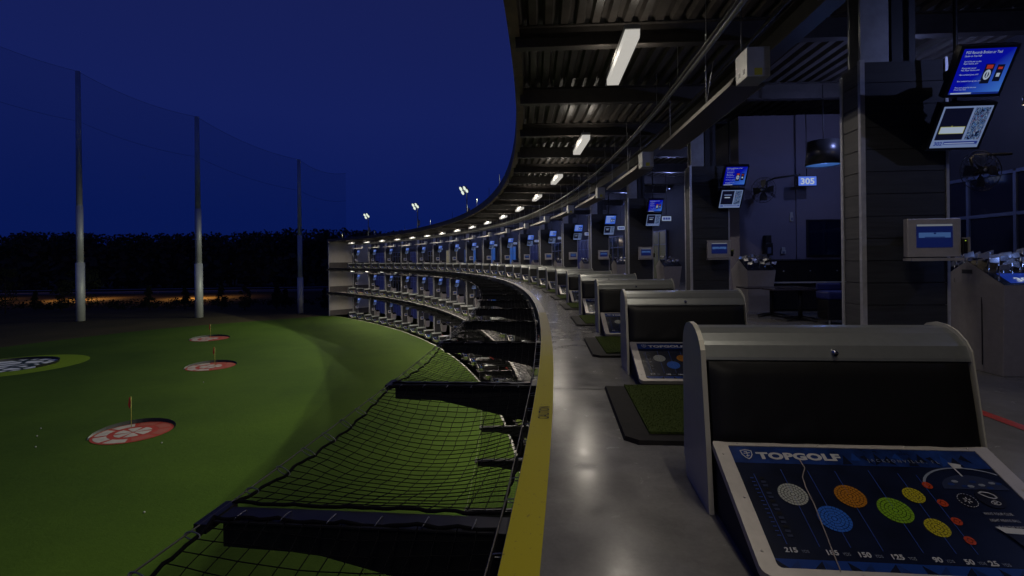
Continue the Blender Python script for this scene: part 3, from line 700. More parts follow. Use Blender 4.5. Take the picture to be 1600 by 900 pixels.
def tv_screen(kind, detail):
    g = MB(); y = [-.036]
    def rc(x0, x1, z0, z1, m_, k): yy = -.036 - .0008 * k; g.add([(x0, yy, z0), (x1, yy, z0), (x1, yy, z1), (x0, yy, z1)], [(0, 1, 2, 3)], m_)
    w, h = .265, .245
    def tx(s_, x, z, size, k, m_=tvw, **kw): g.text(s_, m_, size, Matrix.Translation((x, -.036 - .0008 * k, z)) @ Matrix.Rotation(R_(90), 4, 'X'), **kw)
    if kind == 'top':
        rc(-w, w, -h, h, vb if detail else vfar, 0); rc(-w, w, -h, -h + .022, tvd, 1)
        if detail:
            tx('PGS Records Broken or Tied', -w + .03, h - .052, .040, 1, sx=.78); tx('Dustin on Tour Half', -w + .03, h - .084, .026, 1, sx=.8)
            for i, (s_, s2) in enumerate((('Earl of the year to date', 'Player Statistic, #19'), ('Playing with record', 'Past, Player Statistic, #16'), ('Best combined game, #19', None), ('Best combined scoring year, #19', None), ('Most years gained by last year', '(Since Year Half)'))):
                zz = h - .14 - .070 * i; tx(s_, -w + .045, zz, .022, 1, sx=.85)
                if s2: tx(s2, -w + .045, zz - .023, .022, 1, sx=.85)
            rc(-w + .02, -w + .24, -h + .006, -h + .020, tvw, 2)
        else:
            rc(-w + .03, .16, h - .055, h - .025, tvw, 1)
            for i in range(5): rc(-w + .04, -.02 + .02 * (i % 2), h - .13 - .065 * i, h - .105 - .065 * i, tvw, 1)
        rc(.02, .115, -.13, .08, tvk, 1); rc(.145, .22, -.11, .07, tvk, 1)
        if detail:
            rc(.035, .10, .03, .07, tvr, 2); rc(.16, .205, .02, .045, tvr, 2)
            for i in range(14):
                a0 = i * math.pi / 7; a1 = a0 + math.pi / 7; c_ = (.067, -.035)
                g.add([(c_[0] + q * .036 * math.cos(t_), -.0376, c_[1] + q * .055 * math.sin(t_)) for q, t_ in ((1, a0), (1, a1), (.6, a1), (.6, a0))], [(0, 1, 2, 3)], tvw)
            rc(.060, .074, -.06, .0, tvw, 3); rc(.165, .20, -.06, -.02, tvw, 2)
        else: rc(.045, .09, -.09, .02, tvw, 2); rc(.16, .205, -.07, .0, tvw, 2)
    else:
        rc(-w, w, -h, h, tvl, 0); rc(-w + .02, .06, -h + .095, h - .02, tvk, 1); rc(.085, w - .02, -h + .095, h - .02, mos, 1)
        if kind == 'b1':
            rc(-w + .04, .045, -.075, .01, tvy, 2); rc(-w + .046, .039, -.069, .004, tvw, 3); rc(-.11, -.10, .01, .022, tvy, 3)
            tx('302', -w + .03, -h + .030, .062, 2, m_=tvd, bold=.002)
        else:
            rc(-w + .08, .0, .10, .125, tvl, 2); rc(-w + .10, -.03, .03, .055, tvw, 2)
            rc(-w + .03, -w + .10, -h + .035, -h + .07, tvd, 2)
        rc(-.13, w - .02, -h + .040, -h + .075, tvd, 1); rc(-.12, w - .05, -h + .05, -h + .058, tvw, 2)
    return g.mesh('screen')
def displays(kind, detail):
    e = empty('twin_display')
    ts, bs = tv_screen('top', detail), tv_screen(kind, detail)
    for z, yy, sc, tilt in ((3.48, -.20, ts, R_(31)), (2.94, .10, bs, R_(31))):
        g = MB(); g.box(-.30, .30, -.034, .06, -.28, .28, casing_m); g.box(-.22, .22, .06, .14, -.20, .20, casing_m)
        c = obj('display', g, e, loc=(0, yy, z), rot=(tilt, 0, 0), bevel=.006 if detail else 0)
        obj('screen', sc, c)
    g = MB(); g.tube([(0, .18, 2.9), (0, .14, 3.9), (0, .14, 4.94)], .022, blacksteel, 8); g.box(-.12, .12, .06, .2, 3.0, 3.10, blacksteel); g.box(-.12, .12, .0, .17, 3.5, 3.60, blacksteel); obj('mount_pole', g, e)
    return e
tk = [Kit(displays, 'b1', True), Kit(displays, 'b2', True), Kit(displays, 'b2', False)]
for lv in range(3):
    for k in range(0, 17):
        if lv and k < 3: continue
        o = tk[0 if (lv == 0 and k == 0) else 1 if (lv == 0 and k < 3) else 2].put(4.93, .885 + 2 * k, -lv * FL - (.16 if lv else 0))
        o.scale = (1, 1, 1)
        tag(o, 'pair of tilted lit screens by a pillar, ' + where(k, 17, lv), 'display', 'pairs of screens hanging along the ' + DECK[lv])

# ------------------------------------------------------------------ strip lamps, heaters
LAMPW = 40
def strip(lowp):
    e = empty('strip_light')
    g = MB(); g.box(-.125, .125, -1.2, 1.2, .03, .10, whitep); g.box(-.012, .012, -.6, -.58, .10, .31, galv); g.box(-.012, .012, .58, .6, .10, .31, galv); obj('housing', g, e)
    g = MB(); g.prism([(-.0, 0), (0, 0)], 0, 0, diff_m) if False else g.prism([(-1.18, .03), (-1.18, -.06), (-1.14, -.10), (1.14, -.10), (1.18, -.06), (1.18, .03)], -.115, .115, diff_m); obj('diffuser', g, e, bevel=.015)
    for y in (-.8, 0, .8): add_light('lamp', 'SPOT', e, (0, y, -.125), lowp * 4 / 3, (1.0, .90, .76), size=0.0, spot=R_(168), blend=.6)
    for x in (-.34, .34): add_light('side_glow', 'POINT', e, (x, 0, .08), lowp * .2, (1.0, .90, .76), size=0.0)
    return e
sk = [Kit(strip, LAMPW), Kit(strip, LAMPW * .8)]
for lv in range(3):
    for k in range(-2, 16):
        if lv and k < 0: continue
        o = sk[1 if lv else 0].put(1.5, 1.8 + 2 * k, 5.08 if lv == 0 else -lv * FL + 4.42)
        f_ = {-2: 1.2, -1: .95, 0: .85, 1: 1.1, 2: 1.6, 3: 2.0}.get(k, 3.0) if lv == 0 else ((1.5 if k < 3 else 3.9) if lv == 1 else (3.2 if k < 3 else 4.3))
        for c_ in o.children:
            if c_.type == 'LIGHT': c_.data = c_.data.copy(); c_.data.energy = LAMPW * f_ * (4 / 3 if c_.data.type == 'SPOT' else .16)
        tag(o, 'lit white ceiling strip lamp, ' + (where(max(k, 0), 16, lv) if k >= 0 else ('right above the camera' if k == -1 else 'behind the camera')), 'ceiling lamp', 'lit strip lamps over the ' + DECK[lv])
def heater(detail):
    e = empty('radiant_heater'); 
    hm = mat('heater_reflector', (.30, .28, .26), .35, metal=.5, noise_s=4, noise_a=.15)
    g = MB(); pr = [(-.20, .0), (-.13, .13), (.23, .13), (.32, .0), (.31, .0), (.225, .12), (-.125, .12), (-.19, .0)]
    vs = [(x, y, z) for y in (-2.3, 2.3) for x, z in pr]; n = 8
    g.add(vs, [(i, (i + 1) % n, n + (i + 1) % n, n + i) for i in range(n)] + [(0, 1, 6, 7), (1, 2, 5, 6), (2, 3, 4, 5), (8, 9, 14, 15), (9, 10, 13, 14), (10, 11, 12, 13)], hm)
    g.box(-.195, .312, -2.3, 2.3, .004, .010, mat('heater_grille', (.13, .12, .115), .5, metal=.5)); obj('reflector', g, e)
    g = MB(); g.box(-.12, .20, -2.75, -2.32, -.02, .40, whitep); b = obj('burner_box', g, e, bevel=.006 if detail else 0)
    if detail:
        g = MB(); g.box(-.02, .09, -2.752, -2.7502, .0, .10, yellow_trim); g.box(.10, .185, -2.752, -2.7502, .0, .10, INK['letter']); obj('warning_label', g, b)
        g = MB(); g.box(-.122, -.1202, -2.68, -2.60, .05, .12, casing_m); g.box(-.122, -.1202, -2.50, -2.42, .05, .12, casing_m); obj('vent', g, b)
    for y in (-2.5, -.9, 1.6):
        g = MB(); g.tube([(-.1, y, .13), (-.1, y, 1.38)], .011, galv, 5); obj('hanger_rod', g, e)
    g = MB(); g.tube([(-.1, -.9, .13), (-.1, -1.3, .75)], .008, galv, 5); obj('brace_rod', g, e)
    return e
hk = [Kit(heater, True), Kit(heater, False)]
for lv in range(3):
    for k in range(-1, 16):
        if lv and k < 3: continue
        o = hk[0 if lv == 0 and k < 4 else 1].put(3.03, 1.98 + 2 * k, 4.0 if lv == 0 else -lv * FL + 3.9)
        tag(o, 'long grey radiant heater overhead, ' + (where(max(k + 1, 0), 17, lv)), 'heater', 'radiant heaters over the ' + DECK[lv])

# ------------------------------------------------------------------ cantilever brackets and safety nets
NB = 35
def bracket():
    e = empty('net_bracket')
    g = MB(); z = -.23
    prof = [(-.03, z), (-1.98, z), (-1.98, z - .20), (-1.36, z - .22), (-.03, z - .52)]
    vs = [(x, y, zz) for y in (-.009, .009) for x, zz in prof]; n = 5
    g.add(vs, [tuple(range(5)), tuple(range(9, 4, -1))] + [(i, (i + 1) % n, n + (i + 1) % n, n + i) for i in range(n)], blacksteel)
    g.box(-1.98, -.03, -.10, .10, z, z + .012, blacksteel)
    obj('beam', g, e)
    g = MB(); g.box(-2.06, -1.99, -.16, .16, z - .04, z + .02, blacksteel); g.box(-2.075, -2.061, -.16, .16, z - .01, z + .02, steel if False else blacksteel); obj('tip_channel', g, e)
    return e
def sagf(u, v): return -.26 * (4 * u * (1 - u)) * math.sin(math.pi * min(1, .12 + v * .82)) - .02 * (4 * u * (1 - u))
def netpt(u, v, dr0=0.0):
    ro_ = -1.985 + .045 * 4 * u * (1 - u) - .015 * math.cos(u * 16 * math.pi); r = -.14 + (ro_ + .14) * v
    n = .02 + .94 * u; s_ = noise.noise(Vector((u * 9, v * 6, 2.0))) * .012
    q = loc_pt(r, n, -.21 + sagf(u, v) + s_, dr0)
    q.x += .010 * noise.noise(Vector((u * 14, v * 9, 5))); q.y += .012 * noise.noise(Vector((u * 13, v * 8, 9)))
    return q
clipm = mat('zinc_clip', (.22, .22, .24), .35, metal=.8)
def net(detail):
    e = empty('safety_net'); g = MB(); NU, NV = 29, 15; rr_ = .0040 if detail else .0030
    grid = [[netpt(i / NU, j / NV) for j in range(NV + 1)] for i in range(NU + 1)]
    for i in range(NU + 1): g.tube(grid[i], rr_, rope_m, 4, caps=False)
    for j in range(NV + 1): g.tube([grid[i][j] for i in range(NU + 1)], rr_, rope_m, 4, caps=False)
    if detail:
        for i in range(NU + 1):
            for j in range(NV + 1):
                c = grid[i][j]; s_ = .0062; g.add([c + Vector(q) * s_ for q in ((1, 0, 0), (0, 1, 0), (-1, 0, 0), (0, -1, 0), (0, 0, 1), (0, 0, -1))], [(0, 1, 4), (1, 2, 4), (2, 3, 4), (3, 0, 4), (1, 0, 5), (2, 1, 5), (3, 2, 5), (0, 3, 5)], rope_m)
    obj('net_mesh', g.mesh('net_mesh'), e)
    g = MB(); per = [grid[i][NV] for i in range(NU + 1)] + [grid[NU][j] for j in range(NV - 1, -1, -1)] + [grid[i][0] for i in range(NU - 1, -1, -1)] + [grid[0][j] for j in range(1, NV)]
    per2 = []
    for i, p in enumerate(per):
        q = per[(i + 1) % len(per)]
        for s_ in (0, .5): t_ = p.lerp(q, s_); per2.append(t_ + Vector((noise.noise(t_ * 9), noise.noise(t_ * 9 + Vector((5, 0, 0))), noise.noise(t_ * 8))) * .018)
    g.tube(per2, .013 if detail else .011, rope_m, 5, closed=True); obj('edge_rope', g.mesh('edge_rope'), e)
    if detail:
        def ring(a_, b_):
            g = MB(); d = (b_ - a_); L_ = d.length / 2 + .012; c = (a_ + b_) / 2; d.normalize(); u = d.cross(Vector((0, 0, 1))).normalized() * .5 + Vector((0, 0, .85)); u.normalize(); pts = []
            for i in range(14): t_ = 2 * math.pi * i / 14; pts.append(c + d * L_ * math.cos(t_) + u * .020 * math.sin(t_))
            g.tube(pts, .0045, clipm, 5, closed=True); return g.mesh('carabiner')
        for i in range(8):
            u = (i + .5) / 8; p = netpt(u, 1); n = .02 + .94 * u
            A0 = loc_pt(-2.03, 0, -.215, 0); A1 = loc_pt(-2.03, 1, -.215, 0); q = A0.lerp(A1, n)
            obj('carabiner', ring(p, q), e)
        for i in range(6):
            p = netpt(1, (i + .5) / 6); obj('carabiner', ring(p, p + Vector((0, .10, -.005))), e)
        for i in range(7):
            p = netpt((i + .5) / 7, 0); obj('carabiner', ring(p, p + Vector((.12, 0, .01))), e)
    return e
bk = Kit(bracket); nk = [Kit(net, True), Kit(net, False)]
for lv in (0, 1):
    for i in range(-1, 34):
        if lv and i < 0: continue
        o = bk.put(0, i + (.04 if i else -.01), -lv * FL); j = i + 1
        tag(o, 'black tapered net bracket below the deck edge, ' + (where(j, 35, 0) if lv == 0 else where(j, 35, 1)), 'bracket', 'net brackets along the ' + DECK[lv])
        if i < 33:
            o = nk[0 if (lv == 0 and i < 5) else 1].put(0, i + .01, -lv * FL)
            tag(o, 'black knotted safety net between two brackets, ' + where(j, 34, lv), 'safety net', 'safety nets along the ' + DECK[lv])
for lv in (0, 1):
    o = empty('steel_cable', P(-2.03, 0, -.215 - lv * FL)); g = MB()
    g.tube([P(-2.03, i + .02, -.215 - lv * FL) - o.location for i in range(-1, 34)], .006, cable_m, 6); obj('wire_rope', g, o)
    g = MB(); g.tube([P(-.11, i + .02, -.12 - lv * FL) - o.location for i in range(-1, 34)], .006, cable_m, 6); obj('wire_rope', g, o)
    tag(o, 'thin steel cable strung along the bracket tips of the ' + DECK[lv], 'cable')

# ------------------------------------------------------------------ golf club cabinets and clubs
blueglow = emis('blue_tray_glow', (.01, .05, .5), .35)
cab_m = mat('cabinet_grey_laminate', (.30, .28, .28), .42, metal=.25, noise_s=10, noise_a=.08)
digits = emis('lit_digits', (.75, .85, 1.0), .5)
def cabinet(detail):
    e = empty('club_cabinet')           # local: x radial (0..0.65), y tangential (0 front .. 1.0 rear)
    g = MB()
    lo = [(0.06, .10), (.60, .10), (.60, .90), (.06, .90)]; hi = [(-.02, -.03), (.70, -.03), (.70, 1.03), (-.02, 1.03)]
    vs = [(x, y, 0) for x, y in lo] + [(x, y, 1.08) for x, y in hi] + [(-.02, .50, 1.36), (.70, .50, 1.36)]
    g.add(vs, [(0, 3, 7, 8, 4), (1, 5, 9, 6, 2), (0, 4, 5, 1), (3, 2, 6, 7), (0, 1, 2, 3)], cab_m)
    obj('body', g, e, bevel=.008 if detail else 0)
    g = MB(); t = MB()
    for sgn, y0, y1 in ((1, -.03, .5), (-1, 1.03, .5)):
        g.add([(-.015, y0, 1.083), (.695, y0, 1.083), (.695, y1, 1.363), (-.015, y1, 1.363)], [(0, 1, 2, 3)], blacklam)
    obj('club_tray', g, e)
    if detail:
        g = MB(); g.add([(.08, .0, 1.104), (.67, .0, 1.104), (.67, .2, 1.209), (.08, .2, 1.209)], [(0, 1, 2, 3)], blueglow)
        M = Matrix.Translation((.17, .02, 1.122)) @ Matrix.Rotation(math.atan2(.28, .53), 4, 'X')
        g.text('302', digits, .12, M, bold=.004, sx=1.25); obj('number_sign', g.mesh('number_sign'), e); add_light('tray_glow', 'POINT', e, (.38, .02, 1.50), 2.2, (.25, .4, 1.0), size=.05)
        g = MB(); g.box(-.024, -.021, .42, .58, 1.20, 1.25, casing_m); obj('vent', g, e)
        g = MB(); g.box(.052 - .06, .052 - .052, .30, .31, .1, 1.0, casing_m); obj('door_seam', g, e)
    return e
clubm = mat('polished_iron_head', (.42, .42, .43), .26, metal=.8)
def club(iron=True):  # head sits at the top of the shaft
    e = empty('golf_club')
    g = MB(); g.tube([(0, 0, -.25), (0, 0, .05)], .0055, chrome, 6); obj('shaft', g, e)
    g = MB(); pr = [(-.012, .0), (-.006, .045), (.0, .05), (.012, .0), (.010, -.012), (-.010, -.012)]
    pts = []; N = 6
    for i in range(N):
        s_ = i / (N - 1); hh = .055 + .03 * s_; x = s_ * .11
        pts.append([(x, -.012, .04), (x, -.004, .04 + hh * .9), (x, .006, .04 + hh), (x, .012, .045)])
    vs = [q for row in pts for q in row]; fs = [(4 * i + j, 4 * i + (j + 1) % 4, 4 * i + 4 + (j + 1) % 4, 4 * i + 4 + j) for i in range(N - 1) for j in range(4)] + [(3, 2, 1, 0), (4 * N - 4, 4 * N - 3, 4 * N - 2, 4 * N - 1)]
    g.add(vs, fs, clubm); obj('club_head', g, e, bevel=.003)
    return e
ck = [Kit(cabinet, True), Kit(cabinet, False)]; gk = Kit(club)
rc = random.Random(11)
for lv in range(3):
    for k in range(0, 16):
        if lv and k < 4: continue
        n = .90 + 2 * k
        o = ck[0 if (lv == 0 and k == 0) else 1].put(5.33 if k else 5.36, n, -lv * FL)
        tag(o, 'grey gable-topped golf club cabinet, ' + where(k, 16, lv), 'cabinet', 'club cabinets along the ' + DECK[lv])
        if lv == 0 and k < 6:
            t = ang(n); ci = 0
            for row in range((6 if k == 0 else 5) if k < 2 else 3):
                for c_ in range((6 if k == 0 else 5) if k < 2 else 4):
                    rear = row >= (3 if k < 2 else 2)
                    y = (.09 + .15 * row) if not rear else (.60 + (.14 if k == 0 else .2) * (row - 3 if k < 2 else row - 2)); x = .03 + ((.118 if k == 0 else .15) if k < 2 else .17) * c_ + rc.uniform(-.02, .02)
                    if k == 0 and row < 1 and c_ > 0: y += .10
                    zt = 1.08 + .28 * (1 - abs(y - .5) / .53)
                    if gk.proto is None: gk.proto = q = gk.fn()
                    else: q = copy_tree(gk.proto)
                    w = o.matrix_basis @ Vector((x, y, zt + rc.uniform(.03, .10)))
                    q.location = w; q.rotation_euler = (rc.uniform(-.25, .1), rc.uniform(-.25, .25), t + rc.uniform(-.5, .5))
                    ci += 1
                    tag(q, ('chrome golf club, ' + ordw(ci) + ' in the club cabinet, ' + where(k, 16, 0)), 'golf club', 'golf clubs standing in the cabinets')

# ------------------------------------------------------------------ lounge between the first pillars
def wb(g, x0, x1, y0, y1, z0, z1, m_): g.box(x0, x1, y0, y1, z0, z1, m_)
def framed(name, dr, n, z): return at(empty(name), dr, n, z)
# stair core wall with its corner (part of the building)
t3 = ang(3.2); g = MB(); M = Matrix.Translation(P(5.62, 3.22, 0)) @ Matrix.Rotation(t3, 4, 'Z')
g.box(0, 1.55, 0, 3.0, 0, 5.35, wallpurple, M); g.box(1.55, 3.95, -.05, 3.0, 0, 5.35, wallpurple, M); part('core_wall', g)
g = MB(); M2 = Matrix.Translation(P(4.6 + 4.3, .2, 0)) @ Matrix.Rotation(ang(.2), 4, 'Z'); 
# counter with panelled front
o = framed('lounge_counter', 5.98, 2.95, 0)
g = MB(); g.box(0, 3.5, 0, .35, .06, 1.32, blacklam); g.box(.05, 3.45, .03, .32, 0, .06, casing_m); g.box(-.02, 3.52, -.03, .38, 1.32, 1.36, mat('dark_counter_top', (.03, .03, .035), .2)); obj('body', g, o, bevel=.005)
g = MB(); g.box(0, 3.5, -.04, -.002, .74, .775, steel); obj('foot_rail', g, o)
g = MB()
for i in range(5): g.box(.68 * i + .02, .68 * i + .64, -.012, -.002, .80, 1.28, blacklam); g.tube([(.68 * i + .34, -.012, 1.05), (.68 * i + .34, -.03, 1.05)], .018, galv, 10)
obj('door_panel', g, o)
tag(o, 'black panelled counter with a steel rail behind the table', 'counter')
def wall_box(name, X, Z_, z0, z1, w, m_, lab, cat, d=.12):
    o = empty(name, (X, Z_, z0), t3); g = MB(); g.box(-w / 2, w / 2, -d, 0, 0, (z1 - z0) * .62, m_); g.box(-w / 2 * .8, w / 2 * .8, -d * .85, 0, (z1 - z0) * .62, z1 - z0, m_); obj('housing', g, o, bevel=.01)
    g = MB(); g.box(-w * .25, w * .25, -d - .006, -d - .001, (z1 - z0) * .1, (z1 - z0) * .4, framepale if m_ is not framepale else casing_m); obj('front_window', g, o); tag(o, lab, cat); return o
def core(xo, z=0): return Matrix.Translation(P(5.62, 3.22, z)) @ Matrix.Rotation(t3, 4, 'Z') @ Vector((xo, -.001, 0))
q = core(.72); wall_box('towel_dispenser', q.x, q.y, 1.46, 2.02, .20, casing_m, 'black towel dispenser on the grey lounge wall', 'dispenser', .2)
q = core(1.18); wall_box('wall_box', q.x, q.y, 1.50, 1.68, .13, whitep, 'small pale box low on the lounge wall beside the towel dispenser', 'wall box', .06)
q = core(1.42); wall_box('wall_box', q.x, q.y, 2.40, 2.66, .09, whitep, 'small pale box high on the lounge wall near the corner', 'wall box', .05)
# dark wall panel
o = empty('wall_screen', tuple(Matrix.Translation(P(5.62, 3.22, 0)) @ Matrix.Rotation(t3, 4, 'Z') @ Vector((2.3, -.055, 1.42))), t3)
g = MB(); g.box(-.50, .52, -.06, 0, 0, 1.02, casing_m); obj('frame', g, o, bevel=.008); g = MB(); g.box(-.46, .48, -.064, -.061, .04, .98, glassdark); obj('screen', g, o)
tag(o, 'large dark switched-off screen on the lounge wall below the number sign', 'screen')
# lit number sign 305
o = empty('number_sign', (7.90, 13.85, 3.30), ang(3.0)); g = MB(); g.box(-.25, .25, 0, .08, 0, .27, casing_m); g.box(-.235, .235, -.004, -.001, .015, .255, emis('sign_face', (.12, .24, 1.0), .6)); g.tube([(0, .04, .27), (0, .04, 2.08)], .012, blacksteel, 6); obj('sign_box', g, o)
g = MB(); g.text('305', digits, .22, Matrix.Translation((0, -.008, .055)) @ Matrix.Rotation(R_(90), 4, 'X'), bold=.006, sx=1.15, align='CENTER'); obj('digits', g.mesh('digits'), o)
tag(o, 'glowing blue-white sign reading 305 in front of the lounge wall', 'sign')
# the other pillars' small lit signs, too far to read
def smallsign():
    o = empty('number_sign'); g = MB(); g.box(-.25, .25, 0, .08, 0, .27, casing_m); g.box(-.22, .22, -.004, -.001, .03, .24, emis('sign_face_far', (.55, .65, .95), .42)); g.tube([(0, .04, .27), (0, .04, 2.3)], .012, blacksteel, 6); obj('sign_box', g, o)
    g = MB()
    for i in range(3): g.box(-.17 + .12 * i, -.07 + .12 * i, -.008, -.005, .08, .19, tvd)
    obj('digits', g, o); return o
ssk = Kit(smallsign)
for k in range(1, 16):
    o = ssk.put(6.85, 2.0 + 2 * k, 3.15); tag(o, 'small lit number sign behind the screens, ' + where(k, 16, 0), 'sign', 'small lit number signs on the top deck')
# tables
def table():
    o = empty('lounge_table'); g = MB(); g.box(-.72, .72, -.30, .30, .68, .715, mat('dark_table_top', (.035, .03, .035), .18)); obj('table_top', g, o, bevel=.01)
    g = MB(); g.tube([(0, 0, .04), (0, 0, .68)], .045, blacksteel, 12); obj('pedestal', g, o)
    g = MB()
    for i in range(4):
        a_ = i * math.pi / 2 + .4; g.tube([(0, 0, .07), (.2 * math.cos(a_), .2 * math.sin(a_), .045), (.42 * math.cos(a_), .42 * math.sin(a_), .02)], [.035, .028, .018], blacksteel, 8)
    obj('star_base', g, o); return o
tb = Kit(table)
o = tb.put(5.80, 2.45, 0); tag(o, 'dark pedestal table between the first two pillars, nearer the camera of two', 'table', 'lounge tables')
o = tb.put(5.52, 2.66, 0); tag(o, 'dark pedestal table between the first two pillars, farther of two', 'table', 'lounge tables')
# stool
o = framed('lounge_stool', 6.15, 2.21, 0); g = MB(); g.box(-.22, .25, 0, .45, .10, .52, blacklam); obj('base', g, o, bevel=.02); g = MB(); g.box(-.24, .27, -.02, .47, .525, .70, bluevinyl); obj('seat', g, o, bevel=.04)
g = MB(); g.box(-.24, .27, .40, .47, .70, .85, bluevinyl); obj('backrest', g, o, bevel=.03)
for x in (-.18, .2): 
    g = MB(); g.tube([(x, .04, 0), (x, .04, .1)], .015, steel, 8); obj('leg', g, o)
tag(o, 'blue upholstered lounge seat half hidden behind the first pillar', 'seat')
# drum pendant lamp
o = empty('pendant_lamp', (7.22, 12.0, 3.52)); g = MB(); N = 32
vs = [(r * math.cos(2 * math.pi * i / N), r * math.sin(2 * math.pi * i / N), z) for z, r in ((0, .38), (.56, .33), (.56, .32), (0, .37)) for i in range(N)]
g.add(vs, [(j * N + i, j * N + (i + 1) % N, ((j + 1) % 4) * N + (i + 1) % N, ((j + 1) % 4) * N + i) for j in range(4) for i in range(N)], mat('drum_shade', (.10, .10, .11), .35, metal=.7), True); obj('lamp_shade', g, o)
g = MB(); g.disc((0, 0), .368, emis('lamp_blue_inner', (.06, .20, .62), .38), 32, .03); obj('diffuser', g, o)
g = MB(); g.tube([(0, 0, .05), (0, 0, 1.87)], .01, blacksteel, 6); obj('cord', g, o)
add_light('lamp', 'POINT', o, (0, 0, -.15), 12, (.15, .3, 1.0), size=.05)
tag(o, 'dark drum pendant lamp glowing blue beneath, beside the first pillar', 'lamp')
# fans
def fan():
    o = empty('wall_fan'); g = MB(); c = .34
    for i in range(20):
        a_ = i * math.pi / 10; g.tube([(.05 * math.cos(a_), -.09, .05 * math.sin(a_)), (.22 * math.cos(a_), -.085, .22 * math.sin(a_)), (c * math.cos(a_), 0, c * math.sin(a_)), (.22 * math.cos(a_), .09, .22 * math.sin(a_))], .003, blacksteel, 4)
    for r, y in ((c, 0), (.22, -.085), (.13, -.09), (.30, -.05), (.22, .09)):
        g.tube([(r * math.cos(i * math.pi / 16), y, r * math.sin(i * math.pi / 16)) for i in range(32)], .006 if r == c else .003, blacksteel, 5, closed=True)
    obj('cage', g, o)
    for i in range(4):
        g = MB(); a0 = i * math.pi / 2; pts = []
        for r, w, tw in ((.06, .04, .0), (.16, .09, .0), (.29, .10, .0)):
            for s_ in (-1, 1): a_ = a0 + s_ * w / r * .9 * (.6 if r < .1 else 1); pts.append((r * math.cos(a_), .025 * s_, r * math.sin(a_)))
        g.add(pts, [(0, 2, 3, 1), (2, 4, 5, 3)], mat('fan_blade', (.03, .03, .035), .4)); obj('blade', g.mesh('blade'), o)
    g = MB(); g.tube([(0, -.095, 0), (0, .16, 0)], .06, blacksteel, 14); g.tube([(0, -.10, 0), (0, -.096, 0)], .03, galv, 10); obj('motor', g, o)
    g = MB(); g.tube([(0, .15, 0), (0, .22, .25), (0.15, .30, .32), (.8, .35, .34)], .025, blacksteel, 8); obj('wall_arm', g, o); return o
fk = Kit(fan); o = fk.put(7.5, 1.72, 2.86); tag(o, 'black wall fan beneath the nearest pair of screens at the right', 'fan', 'black wall fans')
o = fk.put(6.05, 3.08, 3.22); o.rotation_euler = (0, 0, ang(3) - .9); tag(o, 'black wall fan turned sideways behind the second pair of screens', 'fan', 'black wall fans')
# near right: window bay beside the first cabinet (frames proud of the back wall) and outlet
o = framed('door_post', 8.6, 1.35, 0); g = MB(); g.box(0, .35, 0, .5, 0, 4.6, casing_m); obj('post', g, o); g = MB(); g.box(-.012, -.002, .15, .26, 1.38, 1.55, framepale); obj('socket', g, o); tag(o, 'black post with a pale socket plate at the right of the lounge', 'post')
# ceiling accent spots
def accent(blue):
    o = empty('accent_spotlight'); g = MB(); g.tube([(0, 0, 0.0), (0, 0, .16)], .055, blacksteel, 12); g.tube([(0, 0, .16), (0, 0, .5)], .01, blacksteel, 6); obj('can', g, o)
    g = MB(); g.disc((0, 0), .045, emis('accent_lens_blue', (.10, .16, .9), .8) if blue else emis('accent_lens_warm', (1, .8, .5), .9), 16, -.003); obj('lens', g, o)
    add_light('lamp', 'POINT', o, (0, 0, -.06), 68 if blue else 8, (.34, .42, 1.0) if blue else (1, .8, .55), size=.03)
    return o
ak = [Kit(accent, True), Kit(accent, False)]
for lv in range(3):
    for k in range(-1, 16, 1 if lv == 0 else 2):
        if lv and k < 5: continue
        o = ak[0].put(7.4, 2.3 + 2 * k, -lv * FL + (4.85 if lv == 0 else 4.0)); tag(o, 'small blue ceiling spotlight, ' + (where(max(k, 0), 16, lv) if k >= 0 else 'top deck, beside the camera'), 'spotlight', 'blue lounge spotlights')
o = ak[1].put(8.35, 1.75, 4.0); tag(o, 'tiny warm white spotlight at the far right below the ceiling', 'spotlight')

# ------------------------------------------------------------------ floodlight masts on the roof
def mast(power):
    o = empty('floodlight_mast'); 
    g = MB(); g.tube([(0, 0, 0), (0, 0, 4.4)], [.10, .07], galv, 10); g.box(-.25, .25, -.02, .02, 4.3, 4.38, galv); obj('pole', g, o)
    g = MB(); g.box(.10, .34, -.15, .15, 1.2, 2.2, galv); obj('control_box', g, o)
    for i, (x, z) in enumerate(((-.55, 4.75), (-.05, 4.85), (.25, 4.55), (-.30, 4.25))):
        g = MB(); Mh = Matrix.Translation((x - .2, -.2, z)) @ Matrix.Rotation(R_(62), 4, 'Y') @ Matrix.Rotation(R_(-14), 4, 'X'); N = 14
        vs = [Mh @ Vector((r * math.cos(2 * math.pi * j / N), r * math.sin(2 * math.pi * j / N), zz)) for zz, r in ((-.18, .31), (.05, .26), (.22, .10)) for j in range(N)]
        g.add(vs, [(a_ * N + j, a_ * N + (j + 1) % N, (a_ + 1) * N + (j + 1) % N, (a_ + 1) * N + j) for a_ in range(2) for j in range(N)] + [tuple(range(2 * N, 3 * N))], galv)
        h = obj('lamp_head', g, o); g = MB(); g.add([Mh @ Vector((.29 * math.cos(2 * math.pi * j / N), .29 * math.sin(2 * math.pi * j / N), -.17)) for j in range(N)], [tuple(range(N))], emis('flood_lens', (.9, 1.0, .85), .9)); obj('lens', g.mesh('lens'), h)
    add_light('lamp', 'SPOT', o, (-.45, .55, 4.5), power, (.98, 1.0, .74), rot=(0, R_(52), 0), size=.06, spot=R_(125), blend=.35)
    return o
mk = Kit(mast, 8200)
names = {0: 'on the roof above the camera', 1: 'hidden above the sixth bay', 2: 'hidden above the twelfth bay', 3: 'rightmost of three against the sky', 4: 'middle of three against the sky', 5: 'leftmost of three against the sky'}
